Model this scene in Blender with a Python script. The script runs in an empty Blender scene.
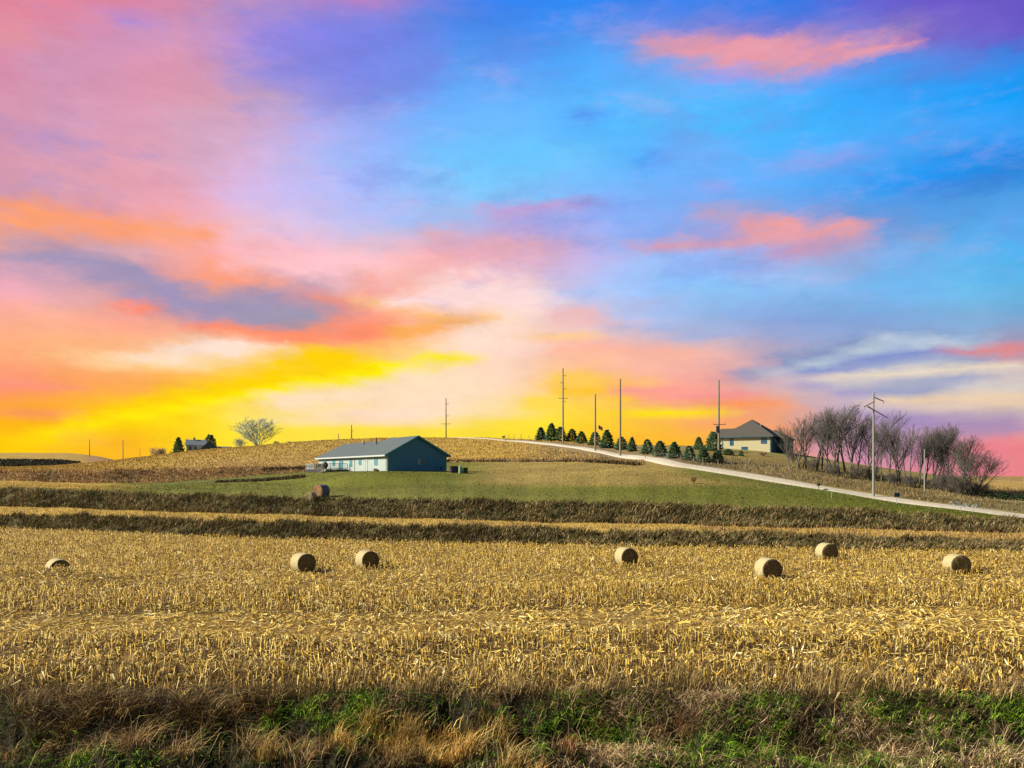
import bpy, math, random
import numpy as np
from mathutils import Vector
rng = np.random.default_rng(7)
random.seed(7)
F, HY, ZC = 800.0, 475.0, 7.5          # focal length (px), eye-level row, eye height (m)
SUN_DIR = np.array([-0.97, -0.06, 0.56]); SUN_DIR /= np.linalg.norm(SUN_DIR)
col = bpy.context.scene.collection

# ------------------------------------------------------------------ scene / camera / light
sc = bpy.context.scene
sc.render.engine = 'CYCLES'
sc.view_settings.view_transform = 'Standard'
sc.view_settings.look = 'None'
sc.view_settings.exposure = 0.95
sc.view_settings.gamma = 1
sc.cycles.max_bounces = 5
sc.cycles.diffuse_bounces = 2
sc.cycles.glossy_bounces = 2
sc.cycles.transmission_bounces = 3
sc.cycles.transparent_max_bounces = 4
cam = bpy.data.cameras.new('camera'); cam_o = bpy.data.objects.new('camera', cam); col.objects.link(cam_o)
cam_o.location = (0, 0, ZC); cam_o.rotation_euler = (math.radians(90), 0, 0)
cam.sensor_width = 36; cam.lens = F * 36 / 1024; cam.shift_y = (HY - 384) / 1024
cam.clip_start = 0.5; cam.clip_end = 20000
sc.camera = cam_o
sl = bpy.data.lights.new('sun', 'SUN'); sl.energy = 4.8; sl.angle = math.radians(0.5); sl.color = (1, 0.925, 0.70)
so = bpy.data.objects.new('sun', sl); col.objects.link(so)
so.rotation_euler = Vector(SUN_DIR).to_track_quat('Z', 'Y').to_euler(); so.location = (-60, -20, 60)

# ------------------------------------------------------------------ helpers
def tag(o, label=None, cat=None, group=None, kind=None):
    if label: o['label'] = label
    if cat: o['category'] = cat
    if group: o['group'] = group
    if kind: o['kind'] = kind
    return o
def empty(name, loc, rz=0.0, scale=None):
    o = bpy.data.objects.new(name, None); col.objects.link(o)
    o.location = loc; o.rotation_euler = (0, 0, rz); o.empty_display_size = 0.2
    if scale is not None: o.scale = scale
    return o
def copy_tree(o, parent=None):
    c = o.copy(); col.objects.link(c)
    if parent: c.parent = parent
    for ch in list(o.children): copy_tree(ch, c)
    return c
def mesh_np(name, V, faces, mat, parent=None, smooth=False, cols=None, mats=None, midx=None):
    """faces: list of (M,k) int arrays. cols: per-vertex rgb -> attribute 'col'."""
    V = np.asarray(V, np.float32).reshape(-1, 3)
    me = bpy.data.meshes.new(name)
    fl = [np.asarray(f, np.int32) for f in faces if len(f)]
    nl = sum(f.size for f in fl); nf = sum(len(f) for f in fl)
    me.vertices.add(len(V)); me.vertices.foreach_set('co', V.ravel())
    me.loops.add(nl); me.polygons.add(nf)
    me.loops.foreach_set('vertex_index', np.concatenate([f.ravel() for f in fl]))
    tot = np.concatenate([np.full(len(f), f.shape[1], np.int32) for f in fl])
    st = np.concatenate([[0], np.cumsum(tot)[:-1]]).astype(np.int32)
    me.polygons.foreach_set('loop_start', st)
    try: me.polygons.foreach_set('loop_total', tot)
    except Exception: pass
    if smooth: me.polygons.foreach_set('use_smooth', np.ones(nf, bool))
    if mats is None: mats = [mat]
    for m in mats: me.materials.append(m)
    if midx is not None: me.polygons.foreach_set('material_index', np.asarray(midx, np.int32))
    if cols is not None:
        a = me.attributes.new('col', 'FLOAT_COLOR', 'POINT')
        c4 = np.ones((len(V), 4), np.float32); c4[:, :3] = np.asarray(cols)*ALB
        a.data.foreach_set('color', c4.ravel())
    me.update(calc_edges=True)
    o = bpy.data.objects.new(name, me); col.objects.link(o)
    if parent: o.parent = parent
    return o
class MB:
    """collects simple solids into one mesh"""
    def __init__(s): s.v = []; s.f = []
    def poly(s, pts, faces):
        b = len(s.v); s.v += [tuple(p) for p in pts]; s.f += [tuple(i + b for i in f) for f in faces]; return s
    def box(s, x0, x1, y0, y1, z0, z1):
        return s.poly([(x0,y0,z0),(x1,y0,z0),(x1,y1,z0),(x0,y1,z0),(x0,y0,z1),(x1,y0,z1),(x1,y1,z1),(x0,y1,z1)],
                      [(0,3,2,1),(4,5,6,7),(0,1,5,4),(1,2,6,5),(2,3,7,6),(3,0,4,7)])
    def tube(s, p0, p1, r0, r1, n=8, cap=True):
        p0 = Vector(p0); p1 = Vector(p1); d = (p1 - p0).normalized()
        u = d.cross(Vector((0, 0, 1)) if abs(d.z) < .95 else Vector((1, 0, 0))).normalized(); w = d.cross(u)
        P = []
        for p, r in ((p0, r0), (p1, r1)):
            for i in range(n):
                a = 2 * math.pi * i / n; P.append(p + (u * math.cos(a) + w * math.sin(a)) * r)
        fs = [(i, (i + 1) % n, n + (i + 1) % n, n + i) for i in range(n)]
        if cap: fs += [tuple(range(n - 1, -1, -1)), tuple(range(n, 2 * n))]
        return s.poly(P, fs)
    def build(s, name, mat, parent=None, bevel=0.0):
        me = bpy.data.meshes.new(name); me.from_pydata(s.v, [], s.f); me.materials.append(mat); me.update()
        o = bpy.data.objects.new(name, me); col.objects.link(o)
        if parent: o.parent = parent
        if bevel:
            m = o.modifiers.new('b', 'BEVEL'); m.width = bevel; m.segments = 2
        return o

# ------------------------------------------------------------------ materials
ALB = .80
def nmat(name):
    m = bpy.data.materials.new(name); m.use_nodes = True
    nt = m.node_tree; b = nt.nodes['Principled BSDF']; return m, nt, b
def N(nt, t, **kw):
    n = nt.nodes.new(t)
    for k, v in kw.items(): setattr(n, k, v)
    return n
def mat_simple(name, c1, c2=None, scale=3.0, rough=0.8, bump=0.0, spec=0.3, stretch=(1, 1, 1), metal=0.0, detail=4):
    m, nt, b = nmat(name)
    b.inputs['Roughness'].default_value = rough; b.inputs['Specular IOR Level'].default_value = spec
    b.inputs['Metallic'].default_value = metal
    c2 = c2 or tuple(x * 0.75 for x in c1)
    c1 = tuple(x*ALB for x in c1); c2 = tuple(x*ALB for x in c2)
    tc = N(nt, 'ShaderNodeTexCoord'); mp = N(nt, 'ShaderNodeMapping'); mp.inputs['Scale'].default_value = stretch
    nz = N(nt, 'ShaderNodeTexNoise'); nz.inputs['Scale'].default_value = scale; nz.inputs['Detail'].default_value = detail
    r = N(nt, 'ShaderNodeValToRGB'); e = r.color_ramp.elements
    e[0].position = .35; e[1].position = .65; e[0].color = (*c1, 1); e[1].color = (*c2, 1)
    L = nt.links.new
    L(tc.outputs['Object'], mp.inputs[0]); L(mp.outputs[0], nz.inputs['Vector']); L(nz.outputs[0], r.inputs[0]); L(r.outputs[0], b.inputs['Base Color'])
    if bump:
        bp = N(nt, 'ShaderNodeBump'); bp.inputs['Distance'].default_value = bump; bp.inputs['Strength'].default_value = .8
        L(nz.outputs[0], bp.inputs['Height']); L(bp.outputs[0], b.inputs['Normal'])
    return m
def mat_attr(name, transl=0.0, rough=0.85, var=0.25, scale=2.0, bump=0.0, scale2=None):
    """base colour from the per-vertex attribute 'col', broken up by noise"""
    m, nt, b = nmat(name)
    L = nt.links.new
    b.inputs['Roughness'].default_value = rough; b.inputs['Specular IOR Level'].default_value = .15
    at = N(nt, 'ShaderNodeAttribute'); at.attribute_name = 'col'
    out = at.outputs['Color']
    if var:
        geo = N(nt, 'ShaderNodeNewGeometry')
        nz = N(nt, 'ShaderNodeTexNoise'); nz.inputs['Scale'].default_value = scale; nz.inputs['Detail'].default_value = 8; nz.inputs['Roughness'].default_value = .7
        L(geo.outputs['Position'], nz.inputs['Vector'])
        mr = N(nt, 'ShaderNodeMapRange'); mr.inputs[1].default_value = .3; mr.inputs[2].default_value = .7
        mr.inputs[3].default_value = 1 - var; mr.inputs[4].default_value = 1 + var
        L(nz.outputs[0], mr.inputs[0])
        fac = mr.outputs[0]
        if scale2:
            n2 = N(nt, 'ShaderNodeTexNoise'); n2.inputs['Scale'].default_value = scale2; n2.inputs['Detail'].default_value = 5
            mp = N(nt, 'ShaderNodeMapping'); mp.inputs['Scale'].default_value = (.35, 1, 1)
            L(geo.outputs['Position'], mp.inputs[0]); L(mp.outputs[0], n2.inputs['Vector'])
            m2 = N(nt, 'ShaderNodeMapRange'); m2.inputs[1].default_value = .3; m2.inputs[2].default_value = .7
            m2.inputs[3].default_value = .8; m2.inputs[4].default_value = 1.2
            L(n2.outputs[0], m2.inputs[0])
            mu = N(nt, 'ShaderNodeMath', operation='MULTIPLY'); L(fac, mu.inputs[0]); L(m2.outputs[0], mu.inputs[1]); fac = mu.outputs[0]
        vm = N(nt, 'ShaderNodeVectorMath', operation='SCALE'); L(out, vm.inputs[0]); L(fac, vm.inputs['Scale']); out = vm.outputs[0]
        if bump:
            bp = N(nt, 'ShaderNodeBump'); bp.inputs['Distance'].default_value = bump
            L(nz.outputs[0], bp.inputs['Height']); L(bp.outputs[0], b.inputs['Normal'])
    L(out, b.inputs['Base Color'])
    if transl:
        tr = N(nt, 'ShaderNodeBsdfTranslucent'); mx = N(nt, 'ShaderNodeMixShader'); mx.inputs[0].default_value = transl
        L(out, tr.inputs[0]); L(b.outputs[0], mx.inputs[1]); L(tr.outputs[0], mx.inputs[2])
        L(mx.outputs[0], nt.nodes['Material Output'].inputs[0])
    return m
M_SOIL = mat_attr('soil_and_residue', 0, .95, .45, 3.0, .08, .25)
M_TURF = mat_attr('turf', 0, .9, .22, 2.5, .06, .12)
M_ROUGH = mat_attr('rough_grass_soil', 0, .95, .35, 1.5, .12, .2)
M_BLADE = mat_attr('dry_blades', .10, .7, 0)
M_STALK = mat_attr('corn_stalks', .12, .6, 0)
M_BARK = mat_simple('bark', (.08, .07, .06), (.14, .12, .11), 4, .9)
M_TWIG = mat_simple('twigs', (.085, .08, .075), (.14, .135, .13), 2, .9)
M_TWIGPALE = mat_simple('pale_twigs', (.26, .33, .34), (.38, .44, .43), 2, .9)
M_WOODPOLE = mat_simple('weathered_pole_wood', (.20, .17, .14), (.29, .25, .21), 6, .85, stretch=(1, 1, .2))
M_STEELPOLE = mat_simple('grey_pole', (.28, .30, .30), (.34, .35, .34), 3, .5)
M_GREYWOOD = mat_simple('grey_wood', (.24, .25, .24), (.30, .30, .28), 5, .8, stretch=(1, 1, .2))
M_ARM = mat_simple('crossarm_wood', (.15, .13, .12), (.2, .18, .16), 6, .8)
M_INS = mat_simple('insulator', (.25, .24, .23), (.3, .3, .3), 6, .3)
M_GRAVEL = mat_simple('gravel', (.62, .55, .45), (.48, .43, .36), 2.2, .95, .02, stretch=(1, 1, 1), detail=10)
M_FENCEP = mat_simple('fence_post_wood', (.22, .19, .16), (.3, .27, .22), 8, .9)
M_WIRE = mat_simple('fence_wire', (.2, .2, .2), (.25, .24, .23), 8, .5)

# ------------------------------------------------------------------ terrain
def pchip(xk, yk, x):
    xk = np.asarray(xk, float); yk = np.asarray(yk, float)
    h = np.diff(xk); d = np.diff(yk) / h
    m = np.zeros_like(yk)
    for i in range(1, len(xk) - 1):
        if d[i-1] * d[i] > 0:
            w1 = 2*h[i] + h[i-1]; w2 = h[i] + 2*h[i-1]
            m[i] = (w1 + w2) / (w1/d[i-1] + w2/d[i])
    x = np.clip(x, xk[0], xk[-1]); i = np.clip(np.searchsorted(xk, x) - 1, 0, len(h)-1)
    t = (x - xk[i]) / h[i]; t2 = t*t; t3 = t2*t
    return (2*t3-3*t2+1)*yk[i] + (t3-2*t2+t)*h[i]*m[i] + (-2*t3+3*t2)*yk[i+1] + (t3-t2)*h[i]*m[i+1]
def P(*pts):
    a = np.array(pts, float); return lambda px: pchip(a[:, 0], a[:, 1], px)
def wob(px, s, a):
    return a * (np.sin(px*.031+s) + .7*np.sin(px*.083+2.1*s) + .5*np.sin(px*.19+3.7*s) + .35*np.sin(px*.43+5*s)) * .5
bB0y = P((-300,522),(0,529),(250,539),(500,544.5),(750,548.5),(1000,552),(1300,555))
bB1y = P((-300,509),(0,515.5),(250,522),(500,529),(750,536),(1000,543),(1300,549))
bA0y = P((-300,497),(0,506),(250,513.5),(500,520.5),(750,526),(1000,532),(1300,538))
bA1y = P((-300,488),(0,491),(130,494),(250,498),(500,502.5),(750,508.5),(900,514),(1000,521),(1300,530))
Dy = P((-300,478),(0,480.5),(100,483),(150,482.5),(200,480),(256,475.5),(300,472.5),(340,469),(400,465),(445,462),(520,461.5),(590,461.5),(625,463),(660,464.5),(700,469.5),(760,479),(820,488.5),(873,497.5),(930,505.5),(1024,517.5),(1300,528))
Dd = P((-300,155),(0,168),(200,180),(300,188),(400,190),(500,182),(600,160),(640,148),(700,138),(760,130),(873,120),(1024,108),(1300,104))
Ey = P((-300,471),(0,472),(100,471),(200,469.5),(256,467.5),(300,467),(340,465.5),(400,462),(445,459.5),(520,459),(590,459),(625,461),(660,460.5),(700,465.5),(760,474.5),(820,484),(873,493),(930,501),(1024,513),(1300,525))
Cy = P((-300,474),(-100,471),(0,468),(60,466),(90,463.5),(115,461),(150,457),(200,451),(256,446.8),(300,442.5),(350,440),(400,438.6),(480,438.6),(505,439.8),(560,442.3),(600,444.5),(640,446),(700,446.7),(760,450),(800,455),(850,463),(900,470),(950,476),(1000,480),(1300,488))
Cd = P((-300,215),(0,220),(115,235),(200,250),(300,258),(480,262),(560,245),(640,222),(760,214),(900,190),(1000,178),(1300,170))
FCy = P((-300,455),(0,453),(60,453),(95,456),(118,460.5),(160,468),(300,470),(900,478),(1000,484),(1300,486))
def bumps(x, y):
    px = 512 + F * x / np.maximum(y, 1)
    z = .55*np.exp(-((px-45)/90)**2 - ((y-57.5)/3.5)**2) - .75*np.exp(-((px-50)/80)**2 - ((y-65)/4.0)**2)
    z = z - .8*np.exp(-((y-25.3-.3*np.sin(x*.5))/1.1)**2)
    z = z + .05*np.sin(x*.23+1)*np.sin(y*.31) + .03*np.sin(x*.71+y*.4)
    return z
def pad(x, y, z, ox, oy, ax, x0, x1, y0, y1, zt, m):
    c, s_ = math.cos(ax), math.sin(ax); u = (x-ox)*c + (y-oy)*s_; v = -(x-ox)*s_ + (y-oy)*c
    dd = np.hypot(np.maximum(np.maximum(x0-u, u-x1), 0), np.maximum(np.maximum(y0-v, v-y1), 0))
    w = 1 - sm(0, m, dd)
    return z*(1-w) + zt*w
def knots(px):
    px = np.asarray(px, float); o = np.ones_like(px)
    def Z(y, d): return ZC - (y - HY) * d / F
    dB = 6000.0 / (bB0y(px) - HY)
    K = [(2*o, -1.7*o), (20.5*o, -1.7*o), (27.5*o + wob(px, 1, 1.5) + .35*np.sin(px*.11+2) + .2*np.sin(px*.37), -.05*o), (dB, 0*o)]
    y = bB1y(px) + wob(px, 2, 1.2); d = dB + 4.5; K.append((d, Z(y, d)))
    y = bA0y(px) + wob(px, 3, .6); d = dB + 12.5; K.append((d, Z(y, d)))
    y = bA1y(px) + wob(px, 4, 1.2); d = dB + 18.5; K.append((d, Z(y, d)))
    dd = np.maximum(Dd(px), d + 6); K.append((dd, Z(Dy(px), dd)))
    de = dd + 4.5; K.append((de, Z(Ey(px), de)))
    dc = np.maximum(Cd(px), de + 20); K.append((dc, Z(Cy(px), dc)))
    dv = dc + 55; zc = Z(Cy(px), dc); K.append((dv, zc - 3.2))
    fd = 430*o; K.append((fd, Z(FCy(px), fd)))
    K.append((700*o, Z(486*o, 700*o))); K.append((4000*o, Z(480*o, 4000*o)))
    return np.array([k[0] for k in K]), np.array([k[1] for k in K])
def zfun(x, y):
    x = np.asarray(x, float); y = np.asarray(y, float); sh = x.shape; x = x.ravel(); y = np.maximum(y.ravel(), 2.01)
    px = np.clip(512 + F * x / y, -300, 1300)
    D, Zk = knots(px); h = np.diff(D, axis=0); s = np.diff(Zk, axis=0) / h
    m = np.zeros_like(Zk)
    ok = s[:-1] * s[1:] > 0
    w1 = 2*h[1:] + h[:-1]; w2 = h[1:] + 2*h[:-1]
    with np.errstate(divide='ignore', invalid='ignore'):
        mm = (w1 + w2) / (w1 / s[:-1] + w2 / s[1:])
    m[1:-1] = np.where(ok, mm, 0)
    yy = np.clip(y, D[0], D[-1])
    i = np.clip((yy[None] >= D).sum(0) - 1, 0, len(h) - 1); j = np.arange(len(yy))
    hh = h[i, j]; t = (yy - D[i, j]) / hh; t2 = t*t; t3 = t2*t
    z = (2*t3-3*t2+1)*Zk[i, j] + (t3-2*t2+t)*hh*m[i, j] + (-2*t3+3*t2)*Zk[i+1, j] + (t3-t2)*hh*m[i+1, j]
    z = z + bumps(x, y)
    z = pad(x, y, z, (387-512)/F*140, 140., math.atan2(.835, -.55), -1.5, 36, -13, 2, ZC-(471.3-HY)*140/F, 13.)
    return z.reshape(sh)
def hit(px, py):
    d = np.arange(20, 560, .1); x = (px - 512) / F * d
    zt = zfun(x, d); zr = ZC - (py - HY) * d / F
    w = np.where(zt >= zr)[0]
    k = w[0] if len(w) else np.argmin(np.abs(zt - zr)[:3000])
    return float(x[k]), float(d[k]), float(zt[k])
def at(px, d):
    x = (px - 512) / F * d; return x, d, float(zfun(np.array([x]), np.array([d]))[0])
PXC = np.concatenate([np.linspace(-2200, -300, 24)[:-1], np.arange(-300, 1301, 5), np.linspace(1300, 3200, 24)[1:]])
def lerp(a, b, t): return a + (b - a) * np.clip(t, 0, 1)[..., None]
def sm(a, b, x): t = np.clip((x - a) / (b - a), 0, 1); return t*t*(3-2*t)
C = lambda *a: np.array(a, float)
GOLD = C(.50, .33, .075); GOLDD = C(.32, .20, .06); BROWN = C(.36, .22, .10); GREEN = C(.138, .146, .018); GREEND = C(.10, .118, .016)
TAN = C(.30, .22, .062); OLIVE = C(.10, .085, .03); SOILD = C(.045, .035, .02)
def zone(name, k0, k1, n, mat, colf, label, cat):
    D, _ = knots(np.clip(PXC, -300, 1300))
    t = np.linspace(0, 1, n + 1)[:, None]
    y = D[k0][None] * (1 - t) + D[k1][None] * t
    if k0 == 0: y = 2.05 + (D[1][None]-2.05) * t
    x = (PXC[None] - 512) / F * y
    z = zfun(x, y)
    px = np.repeat(PXC[None], n + 1, 0); tt = np.repeat(t, len(PXC), 1)
    cc = colf(px, y, tt, x)
    nc = len(PXC); idx = np.arange((n + 1) * nc).reshape(n + 1, nc)
    f = np.stack([idx[:-1, :-1], idx[:-1, 1:], idx[1:, 1:], idx[1:, :-1]], -1).reshape(-1, 4)
    o = mesh_np(name, np.stack([x, y, z], -1), [f], mat, smooth=True, cols=cc.reshape(-1, 3))
    return tag(o, label, cat, None, 'structure')
def vnoise(x, y, s, seed=0):
    x = x*s; y = y*s
    xi = np.floor(x).astype(int); yi = np.floor(y).astype(int); fx = x-xi; fy = y-yi
    fx = fx*fx*(3-2*fx); fy = fy*fy*(3-2*fy)
    def hsh(a, b):
        v = np.sin(a*127.1 + b*311.7 + seed*74.7)*43758.5453; return v - np.floor(v)
    return (hsh(xi, yi)*(1-fx)+hsh(xi+1, yi)*fx)*(1-fy) + (hsh(xi, yi+1)*(1-fx)+hsh(xi+1, yi+1)*fx)*fy

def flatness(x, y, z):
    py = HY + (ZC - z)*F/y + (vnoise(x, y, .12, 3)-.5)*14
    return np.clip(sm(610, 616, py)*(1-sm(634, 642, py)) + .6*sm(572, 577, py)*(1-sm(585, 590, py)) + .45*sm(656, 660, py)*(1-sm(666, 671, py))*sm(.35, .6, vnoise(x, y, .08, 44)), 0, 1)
def cst(c): return lambda px, y, t, x: np.broadcast_to(c, px.shape + (3,)).copy()
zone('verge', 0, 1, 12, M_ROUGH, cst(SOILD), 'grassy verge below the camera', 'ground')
zone('ditch_bank', 1, 2, 26, M_ROUGH, cst(C(.035, .03, .015)), 'dark grassy ditch bank in the foreground', 'ground')  # near-black soil colour carries the shade of the ditch
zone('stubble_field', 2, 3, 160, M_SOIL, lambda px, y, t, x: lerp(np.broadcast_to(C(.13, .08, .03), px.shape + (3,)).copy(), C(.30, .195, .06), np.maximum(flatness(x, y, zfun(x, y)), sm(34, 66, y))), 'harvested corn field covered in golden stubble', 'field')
zone('lower_terrace_bank', 3, 4, 8, M_ROUGH, cst(OLIVE*.9), 'steep rough grass bank of the lower terrace', 'ground')
zone('terrace_strip', 4, 5, 8, M_SOIL, cst(GOLD), 'narrow golden stubble strip between two grass banks', 'field')
zone('upper_terrace_bank', 5, 6, 8, M_ROUGH, cst(OLIVE), 'steep rough grass bank of the upper terrace', 'ground')
def lawn_c(px, y, t, x):
    py = HY - (zfun(x, y) - ZC) * F / y
    c = np.broadcast_to(GREEN, px.shape + (3,)).copy()
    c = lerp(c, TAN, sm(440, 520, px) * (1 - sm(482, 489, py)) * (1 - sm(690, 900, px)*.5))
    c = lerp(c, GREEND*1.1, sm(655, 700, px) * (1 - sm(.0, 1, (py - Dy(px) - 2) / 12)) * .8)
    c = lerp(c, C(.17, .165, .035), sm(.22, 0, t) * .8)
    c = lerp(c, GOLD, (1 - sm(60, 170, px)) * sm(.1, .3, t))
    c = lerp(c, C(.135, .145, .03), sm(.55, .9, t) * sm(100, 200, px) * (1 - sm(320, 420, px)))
    return c
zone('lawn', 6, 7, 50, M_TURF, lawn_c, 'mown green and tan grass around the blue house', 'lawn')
def bank_c(px, y, t, x):
    c = np.broadcast_to(BROWN, px.shape + (3,)).copy()
    return lerp(c, TAN*.9, sm(630, 660, px))
zone('hedgerow_bank', 7, 8, 5, M_ROUGH, bank_c, 'low brown grass bank at the foot of the hill', 'ground')
def hill_c(px, y, t, x):
    py = HY - (zfun(x, y) - ZC) * F / y
    c = np.broadcast_to(GOLD*.95, px.shape + (3,)).copy()
    c = lerp(c, BROWN*1.3, (1 - sm(.0, .45, t)) * sm(150, 230, px) * (1 - sm(320, 420, px)) * .7)
    c = lerp(c, C(.24, .17, .09), sm(500, 560, px))
    c = lerp(c, TAN*.85, sm(600, 680, px) * sm(.1, .35, t))
    c = lerp(c, C(.25, .21, .07), sm(640, 700, px) * sm(.35, .6, t) * (1 - sm(800, 860, px)))
    c = lerp(c, C(.42, .27, .08), sm(955, 985, px) * sm(.3, .45, t))
    c = lerp(c, C(.33, .27, .15), sm(930, 1000, px) * (1 - sm(.2, .3, t)))
    return c
zone('hill_field', 8, 9, 60, M_SOIL, hill_c, 'golden stubble hillside rising to the skyline', 'hill')
zone('hollow', 9, 10, 6, M_SOIL, cst(GOLDD), 'hollow behind the hill crest', 'hill')
def far_c(px, y, t, x):
    return lerp(np.broadcast_to(GOLD*.8, px.shape + (3,)).copy(), BROWN, sm(78, 92, px))
zone('far_hill', 10, 11, 16, M_SOIL, far_c, 'distant golden hill on the left skyline', 'hill')
zone('far_plain', 11, 12, 4, M_SOIL, cst(GOLDD), 'far farmland', 'ground')
zone('horizon_plain', 12, 13, 8, M_SOIL, cst(GOLDD), 'farmland reaching the horizon', 'ground')
def flatsheet():
    V = [(-6000,-6000,-6),(6000,-6000,-6),(6000,9000,-6),(-6000,9000,-6)]
    g = mesh_np('ground', V, [[(0,1,2,3)]], M_SOIL, cols=np.tile(GOLDD, (4,1))); tag(g, 'plain ground far below the fields', 'ground', kind='structure')
flatsheet()

# gravel road draped on the terrain
def catmull(pts, n=12):
    pts = [Vector(p) for p in pts]; out = []
    for i in range(len(pts) - 1):
        p0 = pts[max(i-1, 0)]; p1 = pts[i]; p2 = pts[i+1]; p3 = pts[min(i+2, len(pts)-1)]
        for k in range(n):
            t = k / n
            out.append(.5 * ((2*p1) + (-p0+p2)*t + (2*p0-5*p1+4*p2-p3)*t*t + (-p0+3*p1-3*p2+p3)*t**3))
    out.append(pts[-1]); return out
road_px = [(505,440.6),(525,441.8),(560,445.6),(600,451.6),(640,458),(670,463),(700,468.3),(730,473.2),(760,478),(790,482.8),(820,488),(873,497),(930,505),(975,510.5),(1024,517)]
rp = [hit(*p)[:2] for p in road_px]
e = Vector(rp[-1]) - Vector(rp[-2]); rp += [tuple(Vector(rp[-1]) + e), tuple(Vector(rp[-1]) + e*3)]
e = Vector(rp[0]) - Vector(rp[1]); rp = [tuple(Vector(rp[0]) + e*3)] + rp
rp = catmull([(p[0], p[1], 0) for p in rp], 16)
def ribbon(name, pts, hw, lift, mat, cols=None, m=7, crown=0.0, jag=0.0):
    V = []
    for i, p in enumerate(pts):
        a = pts[max(i-1, 0)]; b = pts[min(i+1, len(pts)-1)]; t = (b - a).normalized(); n = Vector((-t.y, t.x, 0))
        for k in range(m):
            s = -1 + 2*k/(m-1); w = hw * (1 + (jag*math.sin(i*1.7)+jag*math.sin(i*.63+k)) if k in (0, m-1) else 1)
            w *= 1 - .28*sm(128, 175, np.array(p.y)); q = p + n*s*w; V.append((q.x, q.y, lift + crown*(1-s*s) if 0 < k < m-1 else lift - .25))
    V = np.array(V); V[:, 2] += zfun(V[:, 0], V[:, 1])
    idx = np.arange(len(V)).reshape(-1, m)
    f = np.stack([idx[:-1, :-1], idx[:-1, 1:], idx[1:, 1:], idx[1:, :-1]], -1).reshape(-1, 4)
    return mesh_np(name, V, [f], mat, smooth=True)
road = ribbon('gravel_road', rp, 2.35, .14, M_GRAVEL, crown=.06, jag=.03)
tag(road, 'pale gravel road climbing the hill from the right', 'road', kind='structure')
ROAD = np.array([[p.x, p.y] for p in rp])
def road_dist(x, y):
    return np.sqrt(((x[:, None] - ROAD[None, :, 0])**2 + (y[:, None] - ROAD[None, :, 1])**2).min(1))

# ------------------------------------------------------------------ blades, stalks (countless: stuff)
def blades(name, x, y, z, h, w, lean, ldir, cols, mat, label, cat, droop=.35):
    n = len(x); a = rng.uniform(0, 2*np.pi, n)
    wx, wy = np.cos(a)*w/2, np.sin(a)*w/2
    lx, ly = np.cos(ldir)*lean*h, np.sin(ldir)*lean*h
    V = np.empty((n, 5, 3))
    V[:, 0] = np.stack([x-wx, y-wy, z-.03], 1); V[:, 1] = np.stack([x+wx, y+wy, z-.03], 1)
    mx, my, mz = x+lx*.4, y+ly*.4, z+h*.58
    V[:, 2] = np.stack([mx+wx*.8, my+wy*.8, mz], 1); V[:, 3] = np.stack([mx-wx*.8, my-wy*.8, mz], 1)
    tipz = z + h*(1 - droop*np.minimum(lean, 1.5)*.5)
    V[:, 4] = np.stack([x+lx*1.1, y+ly*1.1, tipz], 1)
    b = np.arange(n)[:, None]*5
    o = mesh_np(name, V, [b + np.array([[0, 1, 2, 3]]), b + np.array([[3, 2, 4]])], mat, cols=np.repeat(cols, 5, 0))
    return tag(o, label, cat, None, 'stuff') if label else o
def pick(n, pal, wts=None, jit=.18):
    pal = np.array(pal, float); wts = None if wts is None else np.array(wts, float)/sum(wts)
    c = pal[rng.choice(len(pal), n, p=wts)]
    return c * rng.uniform(1-jit, 1+jit, (n, 1))
def prisms(P0, P1, R0, R1, n=3):
    P0 = np.asarray(P0, float); P1 = np.asarray(P1, float); m = len(P0)
    d = P1 - P0; d /= np.maximum(np.linalg.norm(d, axis=1, keepdims=True), 1e-9)
    ref = np.where(np.abs(d[:, 2:3]) < .9, np.array([[0, 0, 1.]]), np.array([[1., 0, 0]]))
    u = np.cross(d, ref); u /= np.linalg.norm(u, axis=1, keepdims=True); w = np.cross(d, u)
    V = np.empty((m, 2*n, 3))
    for i in range(n):
        a = 2*np.pi*i/n; o = u*np.cos(a) + w*np.sin(a)
        V[:, i] = P0 + o*np.reshape(R0, (-1, 1)); V[:, n+i] = P1 + o*np.reshape(R1, (-1, 1))
    b = np.arange(m)[:, None]*2*n
    f = np.concatenate([b + np.array([[i, (i+1) % n, n+(i+1) % n, n+i]]) for i in range(n)])
    cap = b + np.array([list(range(n, 2*n))])
    return V.reshape(-1, 3), f, cap
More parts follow.
